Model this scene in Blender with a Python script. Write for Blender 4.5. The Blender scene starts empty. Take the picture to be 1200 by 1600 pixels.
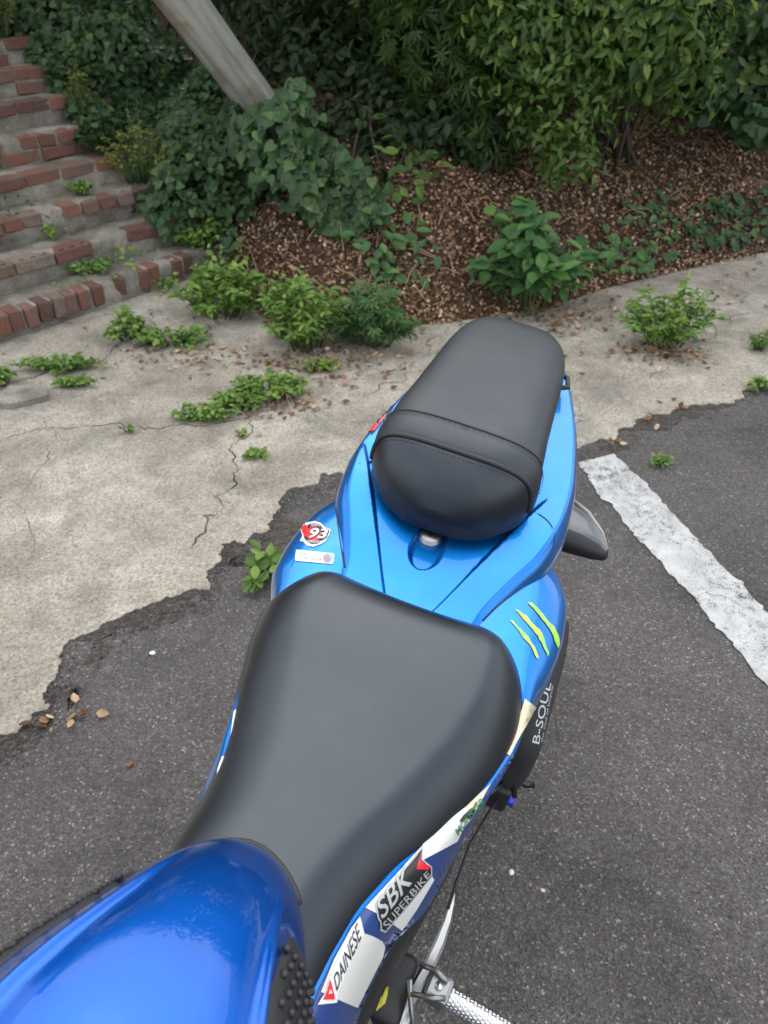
import bpy, bmesh, math, random
import numpy as np
from mathutils import Vector, Matrix, noise
from mathutils.bvhtree import BVHTree
from mathutils.geometry import tessellate_polygon

random.seed(7); RNG = np.random.default_rng(7)
SC = bpy.context.scene
COL = SC.collection
rad = math.radians

# ------------------------------------------------------------------ camera
CAM_H, PITCH, FPX = 1.45, rad(37), 1202.0          # FPX: focal length in pixels of the 1200x1600 photograph
cd = bpy.data.cameras.new('camera'); cam = bpy.data.objects.new('camera', cd); COL.objects.link(cam)
cam.location = (0, 0, CAM_H); cam.rotation_euler = (rad(90) - PITCH, 0, 0)
cd.sensor_fit = 'VERTICAL'; cd.sensor_height = 36; cd.sensor_width = 27; cd.lens = 36 * FPX / 1600
cd.clip_start = 0.05; cd.clip_end = 400
cd.dof.use_dof = True; cd.dof.focus_distance = 0.95; cd.dof.aperture_fstop = 9.0
SC.camera = cam

# ------------------------------------------------------------------ sky and sun
SUN_EL, SUN_ROT = rad(60), rad(12)
w = bpy.data.worlds.new('World'); SC.world = w; w.use_nodes = True
nt = w.node_tree; bg = nt.nodes['Background']
sky = nt.nodes.new('ShaderNodeTexSky'); sky.sky_type = 'NISHITA'; sky.sun_disc = False
sky.sun_elevation = SUN_EL; sky.sun_rotation = SUN_ROT; sky.air_density = 1.0; sky.dust_density = 2.0
tc = nt.nodes.new('ShaderNodeTexCoord')
cn = nt.nodes.new('ShaderNodeTexNoise'); cn.inputs['Scale'].default_value = 2.2; cn.inputs['Detail'].default_value = 7; cn.inputs['Roughness'].default_value = .55
nt.links.new(tc.outputs['Generated'], cn.inputs['Vector'])
cr = nt.nodes.new('ShaderNodeValToRGB'); cr.color_ramp.elements[0].position = .36; cr.color_ramp.elements[1].position = .58
nt.links.new(cn.outputs['Fac'], cr.inputs['Fac'])
mx = nt.nodes.new('ShaderNodeMix'); mx.data_type = 'RGBA'
nt.links.new(cr.outputs['Color'], mx.inputs['Factor']); nt.links.new(sky.outputs['Color'], mx.inputs['A'])
mx.inputs['B'].default_value = (8.3, 8.5, 8.8, 1)         # the lit cloud deck
nt.links.new(mx.outputs['Result'], bg.inputs['Color']); bg.inputs['Strength'].default_value = 0.12
sl = bpy.data.lights.new('sun', 'SUN'); sl.energy = 1.0; sl.angle = rad(80); sl.color = (1, .98, .95)
sun = bpy.data.objects.new('sun', sl); COL.objects.link(sun)
sdir = Vector((math.sin(SUN_ROT) * math.cos(SUN_EL), math.cos(SUN_ROT) * math.cos(SUN_EL), math.sin(SUN_EL)))
sun.rotation_euler = sdir.to_track_quat('Z', 'Y').to_euler(); sun.location = (0, -2, 6)
vs = SC.view_settings; vs.view_transform = 'Standard'; vs.look = 'None'; vs.gamma = 1; vs.exposure = 1.06
SC.render.engine = 'CYCLES'; SC.cycles.use_denoising = True
SC.cycles.max_bounces = 8; SC.cycles.diffuse_bounces = 3; SC.cycles.glossy_bounces = 4; SC.cycles.transparent_max_bounces = 6
SC.cycles.use_adaptive_sampling = True; SC.cycles.adaptive_threshold = 0.02

# ------------------------------------------------------------------ photograph pixel <-> place
_F = np.array([0, math.cos(PITCH), -math.sin(PITCH)]); _U = np.array([0, math.sin(PITCH), math.cos(PITCH)]); _X = np.array([1., 0, 0])
CAMP = np.array([0, 0, CAM_H])
def ray(px, py): return _F + _X * (px - 600) / FPX + _U * (800 - py) / FPX
def gp(px, py, z=0.0):
    d = ray(px, py); return CAMP + d * (z - CAM_H) / d[2]
def at(px, py, Y):
    d = ray(px, py); return CAMP + d * Y / d[1]
def proj(p):
    v = np.asarray(p) - CAMP; z = v @ _F
    return 600 + FPX * (v @ _X) / z, 800 - FPX * (v @ _U) / z

# ------------------------------------------------------------------ object helpers
def link(o, parent=None):
    COL.objects.link(o)
    if parent is not None: o.parent = parent
    return o
def thing(name, label, cat, loc=(0, 0, 0), group=None):
    o = link(bpy.data.objects.new(name, None)); o.location = Vector(loc); o.empty_display_size = .05
    return tag(o, label, cat, group)
def tag(o, label, cat, group=None, kind=None):
    if label: o['label'] = label
    if cat: o['category'] = cat
    if group: o['group'] = group
    if kind: o['kind'] = kind
    return o
def mesh(name, verts, faces, mat, parent=None, smooth=True, kind=None):
    me = bpy.data.meshes.new(name); me.from_pydata([tuple(map(float, v)) for v in verts], [], faces); me.update()
    if smooth: me.shade_smooth()
    if mat: me.materials.append(mat)
    o = link(bpy.data.objects.new(name, me), parent)
    if kind: o['kind'] = kind
    return o
def from_bm(name, bm, mat, parent=None, smooth=False):
    me = bpy.data.meshes.new(name); bm.normal_update(); bm.to_mesh(me); bm.free()
    if smooth: me.shade_smooth()
    if mat: me.materials.append(mat)
    return link(bpy.data.objects.new(name, me), parent)
def box_bm(sx, sy, sz, bev=0.0, seg=1, jit=0.0, sub=0):
    bm = bmesh.new(); bmesh.ops.create_cube(bm, size=1)
    bmesh.ops.scale(bm, vec=(sx, sy, sz), verts=bm.verts)
    if sub: bmesh.ops.subdivide_edges(bm, edges=bm.edges[:], cuts=sub, use_grid_fill=True)
    if bev: bmesh.ops.bevel(bm, geom=bm.edges[:] if not sub else [e for e in bm.edges if e.calc_face_angle(0) > .5], offset=bev, segments=seg, affect='EDGES', profile=.5)
    if jit:
        for v in bm.verts: v.co += Vector((random.uniform(-1, 1), random.uniform(-1, 1), random.uniform(-1, 1))) * jit
    return bm
def frame_basis(t, ref=Vector((0, 0, 1))):
    t = t.normalized(); a = t.cross(ref)
    if a.length < 1e-4: a = t.cross(Vector((1, 0, 0)))
    a.normalize(); return a, a.cross(t).normalized()
def tube_data(pts, rads, n=8, cap=True):
    V, Fc = [], []; pts = [Vector(p) for p in pts]
    if not hasattr(rads, '__len__'): rads = [rads] * len(pts)
    for i, p in enumerate(pts):
        t = (pts[min(i + 1, len(pts) - 1)] - pts[max(i - 1, 0)]); a, b = frame_basis(t)
        for k in range(n):
            th = 2 * math.pi * k / n; V.append(p + (a * math.cos(th) + b * math.sin(th)) * rads[i])
    for i in range(len(pts) - 1):
        for k in range(n):
            k2 = (k + 1) % n; Fc.append((i * n + k, i * n + k2, (i + 1) * n + k2, (i + 1) * n + k))
    if cap:
        Fc.append(tuple(range(n))[::-1]); Fc.append(tuple(range((len(pts) - 1) * n, len(pts) * n)))
    return V, Fc
def tube(name, pts, rads, mat, parent=None, n=10):
    V, Fc = tube_data(pts, rads, n); return mesh(name, V, Fc, mat, parent)
class Acc:                                            # several shapes gathered into one part
    def __init__(s): s.V, s.F = [], []
    def add(s, V, F):
        o = len(s.V); s.V += [Vector(v) for v in V]; s.F += [tuple(i + o for i in f) for f in F]
    def tube(s, pts, r, n=6): s.add(*tube_data(pts, r, n))
    def build(s, name, mat, parent=None, smooth=True, kind=None): return mesh(name, s.V, s.F, mat, parent, smooth, kind)
def tab(xs, ys):                                      # smooth interpolation of a table
    xs = np.array(xs, float); ys = np.array(ys, float); dx = np.diff(xs); dl = np.diff(ys) / dx
    m = np.zeros(len(xs)); m[0] = dl[0]; m[-1] = dl[-1]
    for i in range(1, len(xs) - 1):
        if dl[i - 1] * dl[i] > 0:
            a, b = 2 * dx[i] + dx[i - 1], dx[i] + 2 * dx[i - 1]; m[i] = (a + b) / (a / dl[i - 1] + b / dl[i])
    def f(x):
        x = min(max(x, xs[0]), xs[-1]); i = min(max(int(np.searchsorted(xs, x)) - 1, 0), len(xs) - 2)
        t = (x - xs[i]) / dx[i]
        return float((1 + 2 * t) * (1 - t) ** 2 * ys[i] + t * (1 - t) ** 2 * dx[i] * m[i] + t * t * (3 - 2 * t) * ys[i + 1] + t * t * (t - 1) * dx[i] * m[i + 1])
    return f
def sstep(a, b, x):
    t = min(max((x - a) / (b - a), 0), 1); return t * t * (3 - 2 * t)
def grid(name, rows, mat, parent=None, cap=(False, False), flip=False, kind=None):
    n = len(rows[0]); V = [v for r in rows for v in r]; Fc = []
    for i in range(len(rows) - 1):
        for j in range(n - 1):
            q = (i * n + j, i * n + j + 1, (i + 1) * n + j + 1, (i + 1) * n + j); Fc.append(q[::-1] if flip else q)
    if cap[0]: Fc.append(tuple(range(n)) if flip else tuple(range(n))[::-1])
    if cap[1]:
        r = tuple(range((len(rows) - 1) * n, len(rows) * n)); Fc.append(r[::-1] if flip else r)
    return mesh(name, V, Fc, mat, parent, True, kind)

# ------------------------------------------------------------------ materials
def new_mat(name, col=(.5, .5, .5), rough=.5, metal=0.0, coat=0.0, coat_r=.03, spec=.5):
    m = bpy.data.materials.new(name); m.use_nodes = True; b = m.node_tree.nodes['Principled BSDF']
    b.inputs['Base Color'].default_value = (*col, 1); b.inputs['Roughness'].default_value = rough; b.inputs['Metallic'].default_value = metal
    b.inputs['Coat Weight'].default_value = coat; b.inputs['Coat Roughness'].default_value = coat_r; b.inputs['Specular IOR Level'].default_value = spec
    return m
class N:                                              # small node-tree shorthand
    def __init__(s, m): s.m = m; s.t = m.node_tree; s.b = s.t.nodes['Principled BSDF']
    def node(s, ty, **kw):
        n = s.t.nodes.new(ty)
        for k, v in kw.items():
            if k.startswith('i_'): n.inputs[k[2:].replace('_', ' ')].default_value = v
            else: setattr(n, k, v)
        return n
    def l(s, a, b): s.t.links.new(a, b)
    def coord(s, kind='Object'): return s.node('ShaderNodeTexCoord').outputs[kind]
    def noise(s, vec, scale, detail=4, rough=.55, dist=0.0):
        n = s.node('ShaderNodeTexNoise'); n.inputs['Scale'].default_value = scale; n.inputs['Detail'].default_value = detail
        n.inputs['Roughness'].default_value = rough; n.inputs['Distortion'].default_value = dist; s.l(vec, n.inputs['Vector']); return n.outputs['Fac']
    def voro(s, vec, scale, feature='F1', out='Color'):
        n = s.node('ShaderNodeTexVoronoi'); n.feature = feature; n.inputs['Scale'].default_value = scale; s.l(vec, n.inputs['Vector']); return n.outputs[out]
    def ramp(s, fac, stops):
        r = s.node('ShaderNodeValToRGB'); e = r.color_ramp.elements
        while len(e) < len(stops): e.new(.5)
        for k, (p, c) in enumerate(stops):
            e[k].position = p; e[k].color = (*(c if hasattr(c, '__len__') else (c, c, c)), 1)
        s.l(fac, r.inputs['Fac']); return r.outputs['Color']
    def mix(s, fac, a, b, mode='MIX'):
        n = s.node('ShaderNodeMix'); n.data_type = 'RGBA'; n.blend_type = mode
        for v, k in ((fac, 'Factor'), (a, 'A'), (b, 'B')):
            if hasattr(v, 'links'): s.l(v, n.inputs[k])
            elif k == 'Factor': n.inputs[k].default_value = v
            else: n.inputs[k].default_value = (*v, 1)
        return n.outputs['Result']
    def math(s, op, a, b=0.0):
        n = s.node('ShaderNodeMath'); n.operation = op
        for v, k in ((a, 0), (b, 1)):
            if hasattr(v, 'links'): s.l(v, n.inputs[k])
            else: n.inputs[k].default_value = v
        return n.outputs[0]
    def bump(s, h, strength=.3, dist=.01):
        n = s.node('ShaderNodeBump'); n.inputs['Strength'].default_value = strength; n.inputs['Distance'].default_value = dist
        s.l(h, n.inputs['Height']); s.l(n.outputs['Normal'], s.b.inputs['Normal']); return n
    def col(s, c): s.l(c, s.b.inputs['Base Color'])
    def rough(s, c): s.l(c, s.b.inputs['Roughness'])
M = {}
def asphalt_color(n, v):
    a = n.voro(v, 250); sep = n.node('ShaderNodeSeparateColor'); n.l(a, sep.inputs[0])
    stones = n.ramp(sep.outputs[0], [(0, (.055, .052, .051)), (.45, (.090, .086, .084)), (.82, (.122, .117, .114)), (.96, (.17, .16, .15)), (.992, (.32, .30, .27))])
    tint = n.mix(n.math('MULTIPLY', sep.outputs[1], .35), stones, (.10, .075, .06), 'MIX')
    big = n.ramp(n.noise(v, 2.3, 7, .65, .5), [(.3, .62), (.5, 1.0), (.7, 1.25)])
    fine = n.ramp(n.noise(v, 420, 3, .7), [(.3, .6), (.7, 1.35)])
    c = n.mix(1.0, tint, big, 'MULTIPLY'); c = n.mix(1.0, c, fine, 'MULTIPLY')
    h = n.math('ADD', n.voro(v, 250, 'F1', 'Distance'), n.math('MULTIPLY', n.noise(v, 300, 3), .8))
    return c, h
m = M['asphalt'] = new_mat('asphalt', rough=.88, spec=.3); n = N(m); v = n.coord()
c, h = asphalt_color(n, v); n.col(c); n.bump(h, .9, .004)
m = M['concrete'] = new_mat('concrete', rough=.92, spec=.25); n = N(m); v = n.coord()
base = n.ramp(n.noise(v, 1.7, 6, .62, .4), [(.28, (.20, .175, .136)), (.5, (.35, .313, .252)), (.72, (.50, .455, .38))])
gr = n.ramp(n.noise(v, 120, 5, .85), [(.33, .35), (.5, 1.0), (.67, 1.55)])
c = n.mix(1.0, base, gr, 'MULTIPLY')
st = n.ramp(n.noise(v, 5.5, 6, .65, .6), [(.42, 0.0), (.66, .5)]); c = n.mix(st, c, (.10, .095, .082))
pit = n.ramp(n.noise(v, 75, 5, .8), [(.34, .85), (.43, 0.0)]); c = n.mix(pit, c, (.085, .078, .066))
lt = n.ramp(n.noise(v, 48, 6, .8), [(.57, 0.0), (.68, .6)]); c = n.mix(lt, c, (.50, .475, .43))
wn = n.ramp(n.noise(v, 8, 7, .7), [(.60, 0.0), (.72, .7)]); c = n.mix(wn, c, (.46, .45, .42))
ag = n.ramp(n.voro(v, 62, 'F1', 'Distance'), [(.10, 1.0), (.2, 0.0)]); agm = n.ramp(n.noise(v, 2.6, 3), [(.42, 0.0), (.6, .9)])
c = n.mix(n.math('MULTIPLY', ag, agm), c, (.075, .078, .08)); n.col(c)
hh = n.math('ADD', n.noise(v, 130, 5, .7), n.math('MULTIPLY', n.noise(v, 9, 6, .6), 2.5)); n.bump(hh, .8, .006)
m = M['paint_white'] = new_mat('road_paint', rough=.8); n = N(m); v = n.coord()
ac, h = asphalt_color(n, v)
wear = n.math('ADD', n.math('ADD', n.math('MULTIPLY', n.noise(v, 240, 3, .6), .70), n.math('MULTIPLY', n.noise(v, 40, 6, .8), .55)), n.math('MULTIPLY', n.noise(v, 5, 4), .35))
pm = n.ramp(wear, [(.84, 1.0), (.91, 0.0)])
pc = n.ramp(n.noise(v, 14, 5), [(.3, (.42, .42, .41)), (.7, (.60, .60, .585))])
n.col(n.mix(pm, ac, pc)); n.bump(n.math('ADD', h, n.math('MULTIPLY', pm, .5)), .8, .004)
m = M['soil'] = new_mat('soil', rough=.95, spec=.2); n = N(m); v = n.coord(); ac_, ah_ = asphalt_color(n, v)
sc1 = n.ramp(n.noise(v, 90, 6, .7), [(.3, (.035, .029, .024)), (.5, (.085, .069, .055)), (.66, (.17, .135, .10)), (.8, (.30, .24, .17))])
n.col(n.mix(n.ramp(n.noise(v, 24, 6, .75), [(.36, 0.0), (.58, .9)]), ac_, sc1)); n.bump(n.noise(v, 120, 5, .7), 1.0, .008)
m = M['soil_thin'] = m.copy(); m.name = 'thin_soil'; n = N(m); v = n.coord()
tp = n.node('ShaderNodeBsdfTransparent'); ms = n.node('ShaderNodeMixShader'); n.l(n.ramp(n.noise(v, 46, 7, .8), [(.42, 0.0), (.56, 1.0)]), ms.inputs[0])
n.l(tp.outputs[0], ms.inputs[1]); n.l(n.b.outputs[0], ms.inputs[2]); n.l(ms.outputs[0], n.t.nodes['Material Output'].inputs['Surface'])
m = M['bank'] = new_mat('bank_soil', rough=.95, spec=.2); n = N(m); v = n.coord()
n.col(n.ramp(n.noise(v, 34, 6, .7), [(.3, (.018, .011, .007)), (.5, (.055, .032, .02)), (.68, (.12, .075, .045))])); n.bump(n.noise(v, 45, 5, .7), 1.0, .02)
def lit_leaf_mat(name, stops, rough=.55, trans=.25):
    m = new_mat(name, rough=rough, spec=.28); n = N(m)
    a = n.node('ShaderNodeAttribute'); a.attribute_name = 'lv'
    oi = n.node('ShaderNodeObjectInfo')
    f = n.math('FRACT', n.math('ADD', a.outputs['Fac'], oi.outputs['Random']))
    c = n.ramp(f, stops); v = n.coord()
    c = n.mix(1.0, c, n.ramp(n.noise(v, 60, 3), [(.3, .75), (.7, 1.2)]), 'MULTIPLY'); n.col(c)
    if trans:
        tr = n.node('ShaderNodeBsdfTranslucent'); n.l(n.mix(1.0, c, (1.1, 1.25, .5), 'MULTIPLY'), tr.inputs['Color'])
        ms = n.node('ShaderNodeMixShader'); ms.inputs[0].default_value = trans
        out = n.t.nodes['Material Output']; n.l(n.b.outputs[0], ms.inputs[1]); n.l(tr.outputs[0], ms.inputs[2]); n.l(ms.outputs[0], out.inputs['Surface'])
    M[name] = m; return m
lit_leaf_mat('ivy', [(0, (0.0213, 0.0515, 0.0196)), (.4, (0.0340, 0.0796, 0.0272)), (.8, (0.0535, 0.1076, 0.0340)), (1, (0.0972, 0.1404, 0.0378))], .42)
lit_leaf_mat('painted_shade', [(0, (0.0094, 0.0218, 0.0060)), (.6, (0.0187, 0.0390, 0.0096)), (1, (0.0351, 0.0585, 0.0132))])  # leaf albedo lowered: shade between the thicket's back layers is put into colour
lit_leaf_mat('maple', [(0, (0.0239, 0.0517, 0.0108)), (.5, (0.0398, 0.0756, 0.0140)), (1, (0.0677, 0.1034, 0.0162))])
lit_leaf_mat('pointed', [(0, (0.0322, 0.0712, 0.0151)), (.5, (0.0598, 0.1169, 0.0219)), (.85, (0.0918, 0.1576, 0.0286)), (1, (0.1561, 0.2033, 0.0421))], .48)
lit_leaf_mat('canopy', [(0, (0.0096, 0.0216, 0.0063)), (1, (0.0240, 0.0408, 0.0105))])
lit_leaf_mat('weed', [(0, (0.0747, 0.1570, 0.0304)), (.5, (0.1271, 0.2321, 0.0421)), (1, (0.2242, 0.3208, 0.0643))])
lit_leaf_mat('mugwort', [(0, (0.0540, 0.1200, 0.0420)), (.5, (0.0840, 0.1740, 0.0600)), (1, (0.1440, 0.2400, 0.0780))])
lit_leaf_mat('broadleaf', [(0, (0.0403, 0.1035, 0.0368)), (.5, (0.0633, 0.1495, 0.0483)), (1, (0.1150, 0.2185, 0.0575))], .45)
lit_leaf_mat('yellowleaf', [(0, (0.1320, 0.1440, 0.0312)), (.5, (0.2040, 0.2040, 0.0480)), (1, (0.1320, 0.1800, 0.0360))])
lit_leaf_mat('litter', [(0, (0.0615, 0.0329, 0.0176)), (.35, (0.1492, 0.0824, 0.0458)), (.7, (0.2633, 0.1610, 0.0915)), (.93, (0.4037, 0.2745, 0.1672)), (1, (0.5792, 0.4392, 0.2816))], .8, .0)
m = M['brick'] = new_mat('brick', rough=.9, spec=.25); n = N(m); v = n.coord()
oi = n.node('ShaderNodeObjectInfo')
bc = n.ramp(oi.outputs['Random'], [(0, (.10, .05, .04)), (.3, (.165, .07, .05)), (.6, (.24, .105, .07)), (.8, (.17, .10, .08)), (1, (.24, .18, .145))])
dirt = n.ramp(n.noise(v, 22, 6, .7), [(.42, 0.0), (.64, .8)]); bc = n.mix(dirt, bc, (.115, .10, .082))
n.col(n.mix(1.0, bc, n.ramp(n.noise(v, 160, 4), [(.3, .7), (.7, 1.25)]), 'MULTIPLY')); n.bump(n.noise(v, 120, 5), .7, .004)
m = M['brick_hole'] = new_mat('brick_hole', (.01, .008, .007), .95)
m = M['step_concrete'] = new_mat('step_concrete', rough=.92, spec=.25); n = N(m); v = n.coord()
c = n.ramp(n.noise(v, 6, 6, .65), [(.3, (.09, .08, .062)), (.52, (.23, .21, .175)), (.75, (.40, .37, .315))])
n.col(n.mix(1.0, c, n.ramp(n.noise(v, 140, 4, .7), [(.3, .6), (.7, 1.35)]), 'MULTIPLY')); n.bump(n.math('ADD', n.noise(v, 90, 5, .7), n.math('MULTIPLY', n.noise(v, 14, 5), 2)), .9, .006)
m = M['post'] = new_mat('weathered_post', rough=.75, spec=.3); n = N(m); v = n.coord()
mp = n.node('ShaderNodeMapping'); mp.inputs['Scale'].default_value = (24, 24, 1.6); n.l(v, mp.inputs['Vector'])
c = n.ramp(n.noise(mp.outputs[0], 1.0, 6, .65), [(.3, (.17, .168, .14)), (.5, (.30, .298, .26)), (.7, (.41, .40, .35))])
stn = n.ramp(n.noise(v, 4.5, 4), [(.52, 0.0), (.68, .75)]); c = n.mix(stn, c, (.20, .125, .045)); n.col(c); n.bump(n.noise(mp.outputs[0], 2, 6), .5, .004)
M['crack'] = new_mat('crack_soil', (.030, .026, .021), .95)
M['twig'] = new_mat('twig', (.055, .042, .028), .85)
M['straw'] = new_mat('straw', (.30, .22, .12), .8)
M['stem'] = new_mat('green_stem', (.07, .12, .035), .6)
m = M['pebble'] = new_mat('pebble', rough=.8); n = N(m); a = n.node('ShaderNodeAttribute'); a.attribute_name = 'lv'
n.col(n.ramp(a.outputs['Fac'], [(0, (.05, .045, .042)), (.5, (.15, .14, .13)), (.85, (.30, .28, .25)), (1, (.34, .24, .16))]))

m = M['blue'] = new_mat('blue_paint', (.0, .19, .68), .40, .90, 1.0, .02); n = N(m); v = n.coord()
fl = n.ramp(n.voro(v, 2600, 'F1', 'Color'), [(0, (.0, .150, .51)), (1, (.0, .215, .67))]); n.col(fl)
n.rough(n.ramp(n.noise(v, 35, 4), [(.3, .36), (.7, .44)]))
n.b.inputs['Coat IOR'].default_value = 1.38
m = M['blue_darkened'] = new_mat('blue_paint_darkened', (.0, .11, .52), .42, .90, .8, .03); n = N(m); v = n.coord()  # same paint as the tail; the tank's darker reflections are put into this colour
n.col(n.ramp(n.voro(v, 2600, 'F1', 'Color'), [(0, (.0, .064, .34)), (1, (.0, .100, .46))]))
n.b.inputs['Coat IOR'].default_value = 1.40
m = M['dark_blue'] = new_mat('dark_blue_decal', (.012, .045, .20), .35, .1, .8, .05)
m = M['seat'] = new_mat('seat_vinyl', (.0065, .007, .0085), .36, spec=.75); n = N(m); v = n.coord()
n.b.inputs['Specular Tint'].default_value = (.80, .90, 1.0, 1); n.bump(n.math('ADD', n.voro(v, 1100, 'F1', 'Distance'), n.math('MULTIPLY', n.noise(v, 26, 5, .6, 1.2), 1.2)), .20, .0006); n.col(n.ramp(n.noise(v, 700, 3, .7), [(.66, (.0065, .007, .0085)), (.80, (.03, .03, .032))])); n.rough(n.ramp(n.noise(v, 14, 5), [(.3, .28), (.7, .38)]))
m = M['pillion'] = new_mat('pillion_vinyl', (.014, .0145, .016), .46, spec=.7); n = N(m); v = n.coord()
n.b.inputs['Specular Tint'].default_value = (.82, .91, 1.0, 1); n.bump(n.math('ADD', n.voro(v, 1000, 'F1', 'Distance'), n.math('MULTIPLY', n.noise(v, 30, 5, .6, 1.2), 1.5)), .26, .0006); n.col(n.ramp(n.noise(v, 520, 4, .7), [(.55, (.014, .0145, .016)), (.75, (.035, .036, .038))])); n.rough(n.ramp(n.noise(v, 18, 5), [(.3, .42), (.7, .52)]))
M['thread'] = new_mat('thread', (.035, .036, .04), .7)
M['rubber'] = new_mat('rubber', (.018, .018, .019), .55)
M['black'] = new_mat('black_plastic', (.013, .013, .014), .5)
M['black_gloss'] = new_mat('black_gloss', (.01, .01, .011), .22)
M['metal'] = new_mat('brushed_metal', (.62, .62, .60), .34, 1.0)
M['lock_metal'] = new_mat('lock_metal', (.42, .42, .41), .38, 1.0)
M['steel'] = new_mat('cast_steel', (.30, .30, .30), .42, .9)
M['smoke'] = new_mat('smoked_lens', (.085, .087, .09), .3, 0, .6, .1)
M['lens_edge'] = new_mat('lens_edge', (.30, .29, .25), .4)
M['bolt'] = new_mat('anodised_bolt', (.04, .06, .55), .35, .7)
m = M['fabric'] = new_mat('bag_fabric', (.017, .0175, .019), .8); n = N(m); n.bump(n.voro(n.coord(), 900, 'F1', 'Distance'), .3, .0008)
def deco(name, c, r=.4): M[name] = new_mat(name, c, r, 0, .4, .15); return M[name]
deco('d_white', (.70, .71, .69)); deco('d_cream', (.60, .52, .36)); deco('d_offwhite', (.62, .62, .57)); deco('d_black', (.010, .010, .012)); deco('d_red', (.70, .015, .03)); deco('d_silver', (.44, .45, .43), .35)
deco('d_green', (.03, .22, .07)); deco('d_yellow', (.52, .47, .03)); deco('d_grey', (.22, .22, .23)); deco('d_pink', (.6, .12, .35)); deco('d_print', (.42, .42, .42), .6)
deco('d_sky', (.25, .55, .80))
m = M['d_claw'] = new_mat('d_claw', rough=.4, coat=.4); n = N(m); n.col(n.ramp(n.noise(n.coord(), 45, 3), [(.35, (.55, .62, .05)), (.6, (.20, .60, .08))]))
m = M['tyre'] = new_mat('tyre', (.015, .015, .015), .8)

# ------------------------------------------------------------------ ground
def ragged(pts, amp, depth=4, seed=1):
    r = random.Random(seed); P = [Vector(p) for p in pts]
    for k in range(depth):
        Q = []
        for a, b in zip(P, P[1:]):
            mid = (a + b) / 2; L = (b - a).length; t = Vector((-(b - a).y, (b - a).x, 0))
            if t.length: t.normalize()
            Q += [a, mid + t * r.gauss(0, min(amp, L * .16))]
        P = Q + [P[-1]]
    return P
def sheet(name, pts, z, mat, thick=0.0, parent=None):
    P = [Vector((p[0], p[1], z)) for p in pts]; tris = tessellate_polygon([P]); V = P[:]; Fc = [tuple(t) for t in tris]
    if thick:
        o = len(V); V += [Vector((p.x, p.y, z - thick)) for p in P]; k = len(P)
        Fc += [(i, (i + 1) % k, o + (i + 1) % k, o + i) for i in range(k)]
    ob = mesh(name, V, Fc, mat, parent, smooth=False)
    bm = bmesh.new(); bm.from_mesh(ob.data); bmesh.ops.recalc_face_normals(bm, faces=bm.faces)
    up = sum(f.normal.z * f.calc_area() for f in bm.faces)
    if up < 0: bmesh.ops.reverse_faces(bm, faces=bm.faces)
    bm.to_mesh(ob.data); bm.free(); return ob
g = mesh('asphalt_ground', [(-60, -60, 0), (60, -60, 0), (60, 60, 0), (-60, 60, 0)], [(0, 1, 2, 3)], M['asphalt'], smooth=False); g['kind'] = 'structure'
EDGE_PX = [(-500, 1330), (-200, 1215), (0, 1150), (35, 1138), (72, 1112), (68, 1085), (92, 1048), (148, 988), (205, 958), (262, 934), (328, 924), (336, 885), (345, 852), (388, 845), (418, 820), (438, 782), (500, 742), (600, 735), (740, 730), (870, 712), (930, 692), (962, 684), (1010, 652), (1092, 634), (1200, 606), (1420, 560), (1900, 500)]
edge = ragged([gp(*p) for p in EDGE_PX], .022, 4, 3)
far = [Vector((9, 5.2, 0)), Vector((9, 8, 0)), Vector((-9, 8, 0)), Vector((-9, .5, 0))]
apron = sheet('concrete_apron', [(p.x, p.y) for p in edge] + [(p.x, p.y) for p in far], .006, M['concrete'], .03); apron['kind'] = 'structure'
r = random.Random(5)
# dark soil and moss gathered along the broken edge of the apron
def soil_strip(name, a, b, wid, seed, z=.0030, side=-1):
    seg = edge[a:b]; rr = random.Random(seed); out = []
    for i, p in enumerate(seg):
        t = (seg[min(i + 1, len(seg) - 1)] - seg[max(i - 1, 0)]); nn = Vector((-t.y, t.x, 0)).normalized()
        e = math.sin(math.pi * i / max(1, len(seg) - 1)) ** .5
        out.append(p + nn * side * wid * e * (.55 + .75 * noise.noise(p * 9) + rr.uniform(-.12, .12)))
    inn = [p + Vector((0, .02, 0)) for p in seg]
    o = sheet(name, [(p.x, p.y) for p in out] + [(p.x, p.y) for p in inn[::-1]], z, M['soil_thin']); o['kind'] = 'structure'
soil_strip('edge_soil', 16 * 2, 16 * 10, .15, 1); soil_strip('edge_soil', 16 * 10, 16 * 15, .12, 2, .0034); soil_strip('edge_soil', 16 * 19, 16 * 24, .11, 3, .0038)
# painted bay line
L0 = [gp(903, 724), gp(931, 769), gp(985, 830), gp(1039, 890), gp(1106, 965), gp(1187, 1062), gp(1330, 1230)]
L1 = [gp(960, 710), gp(1009, 755), gp(1058, 812), gp(1120, 878), gp(1200, 960), gp(1280, 1044), gp(1400, 1170)]
ln = sheet('painted_line', [(p.x, p.y) for p in ragged(L0, .0035, 4, 8)] + [(p.x, p.y) for p in ragged(L1, .0035, 4, 9)[::-1]], .004, M['paint_white']); ln['kind'] = 'structure'
wl = sheet('painted_line', [(p.x, p.y) for p in ragged([gp(880, 640), gp(903, 642), gp(910, 660), gp(890, 668), gp(872, 660), gp(880, 640)], .006, 3, 4)[:-1]], .0102, M['paint_white']); wl['kind'] = 'structure'

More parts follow.
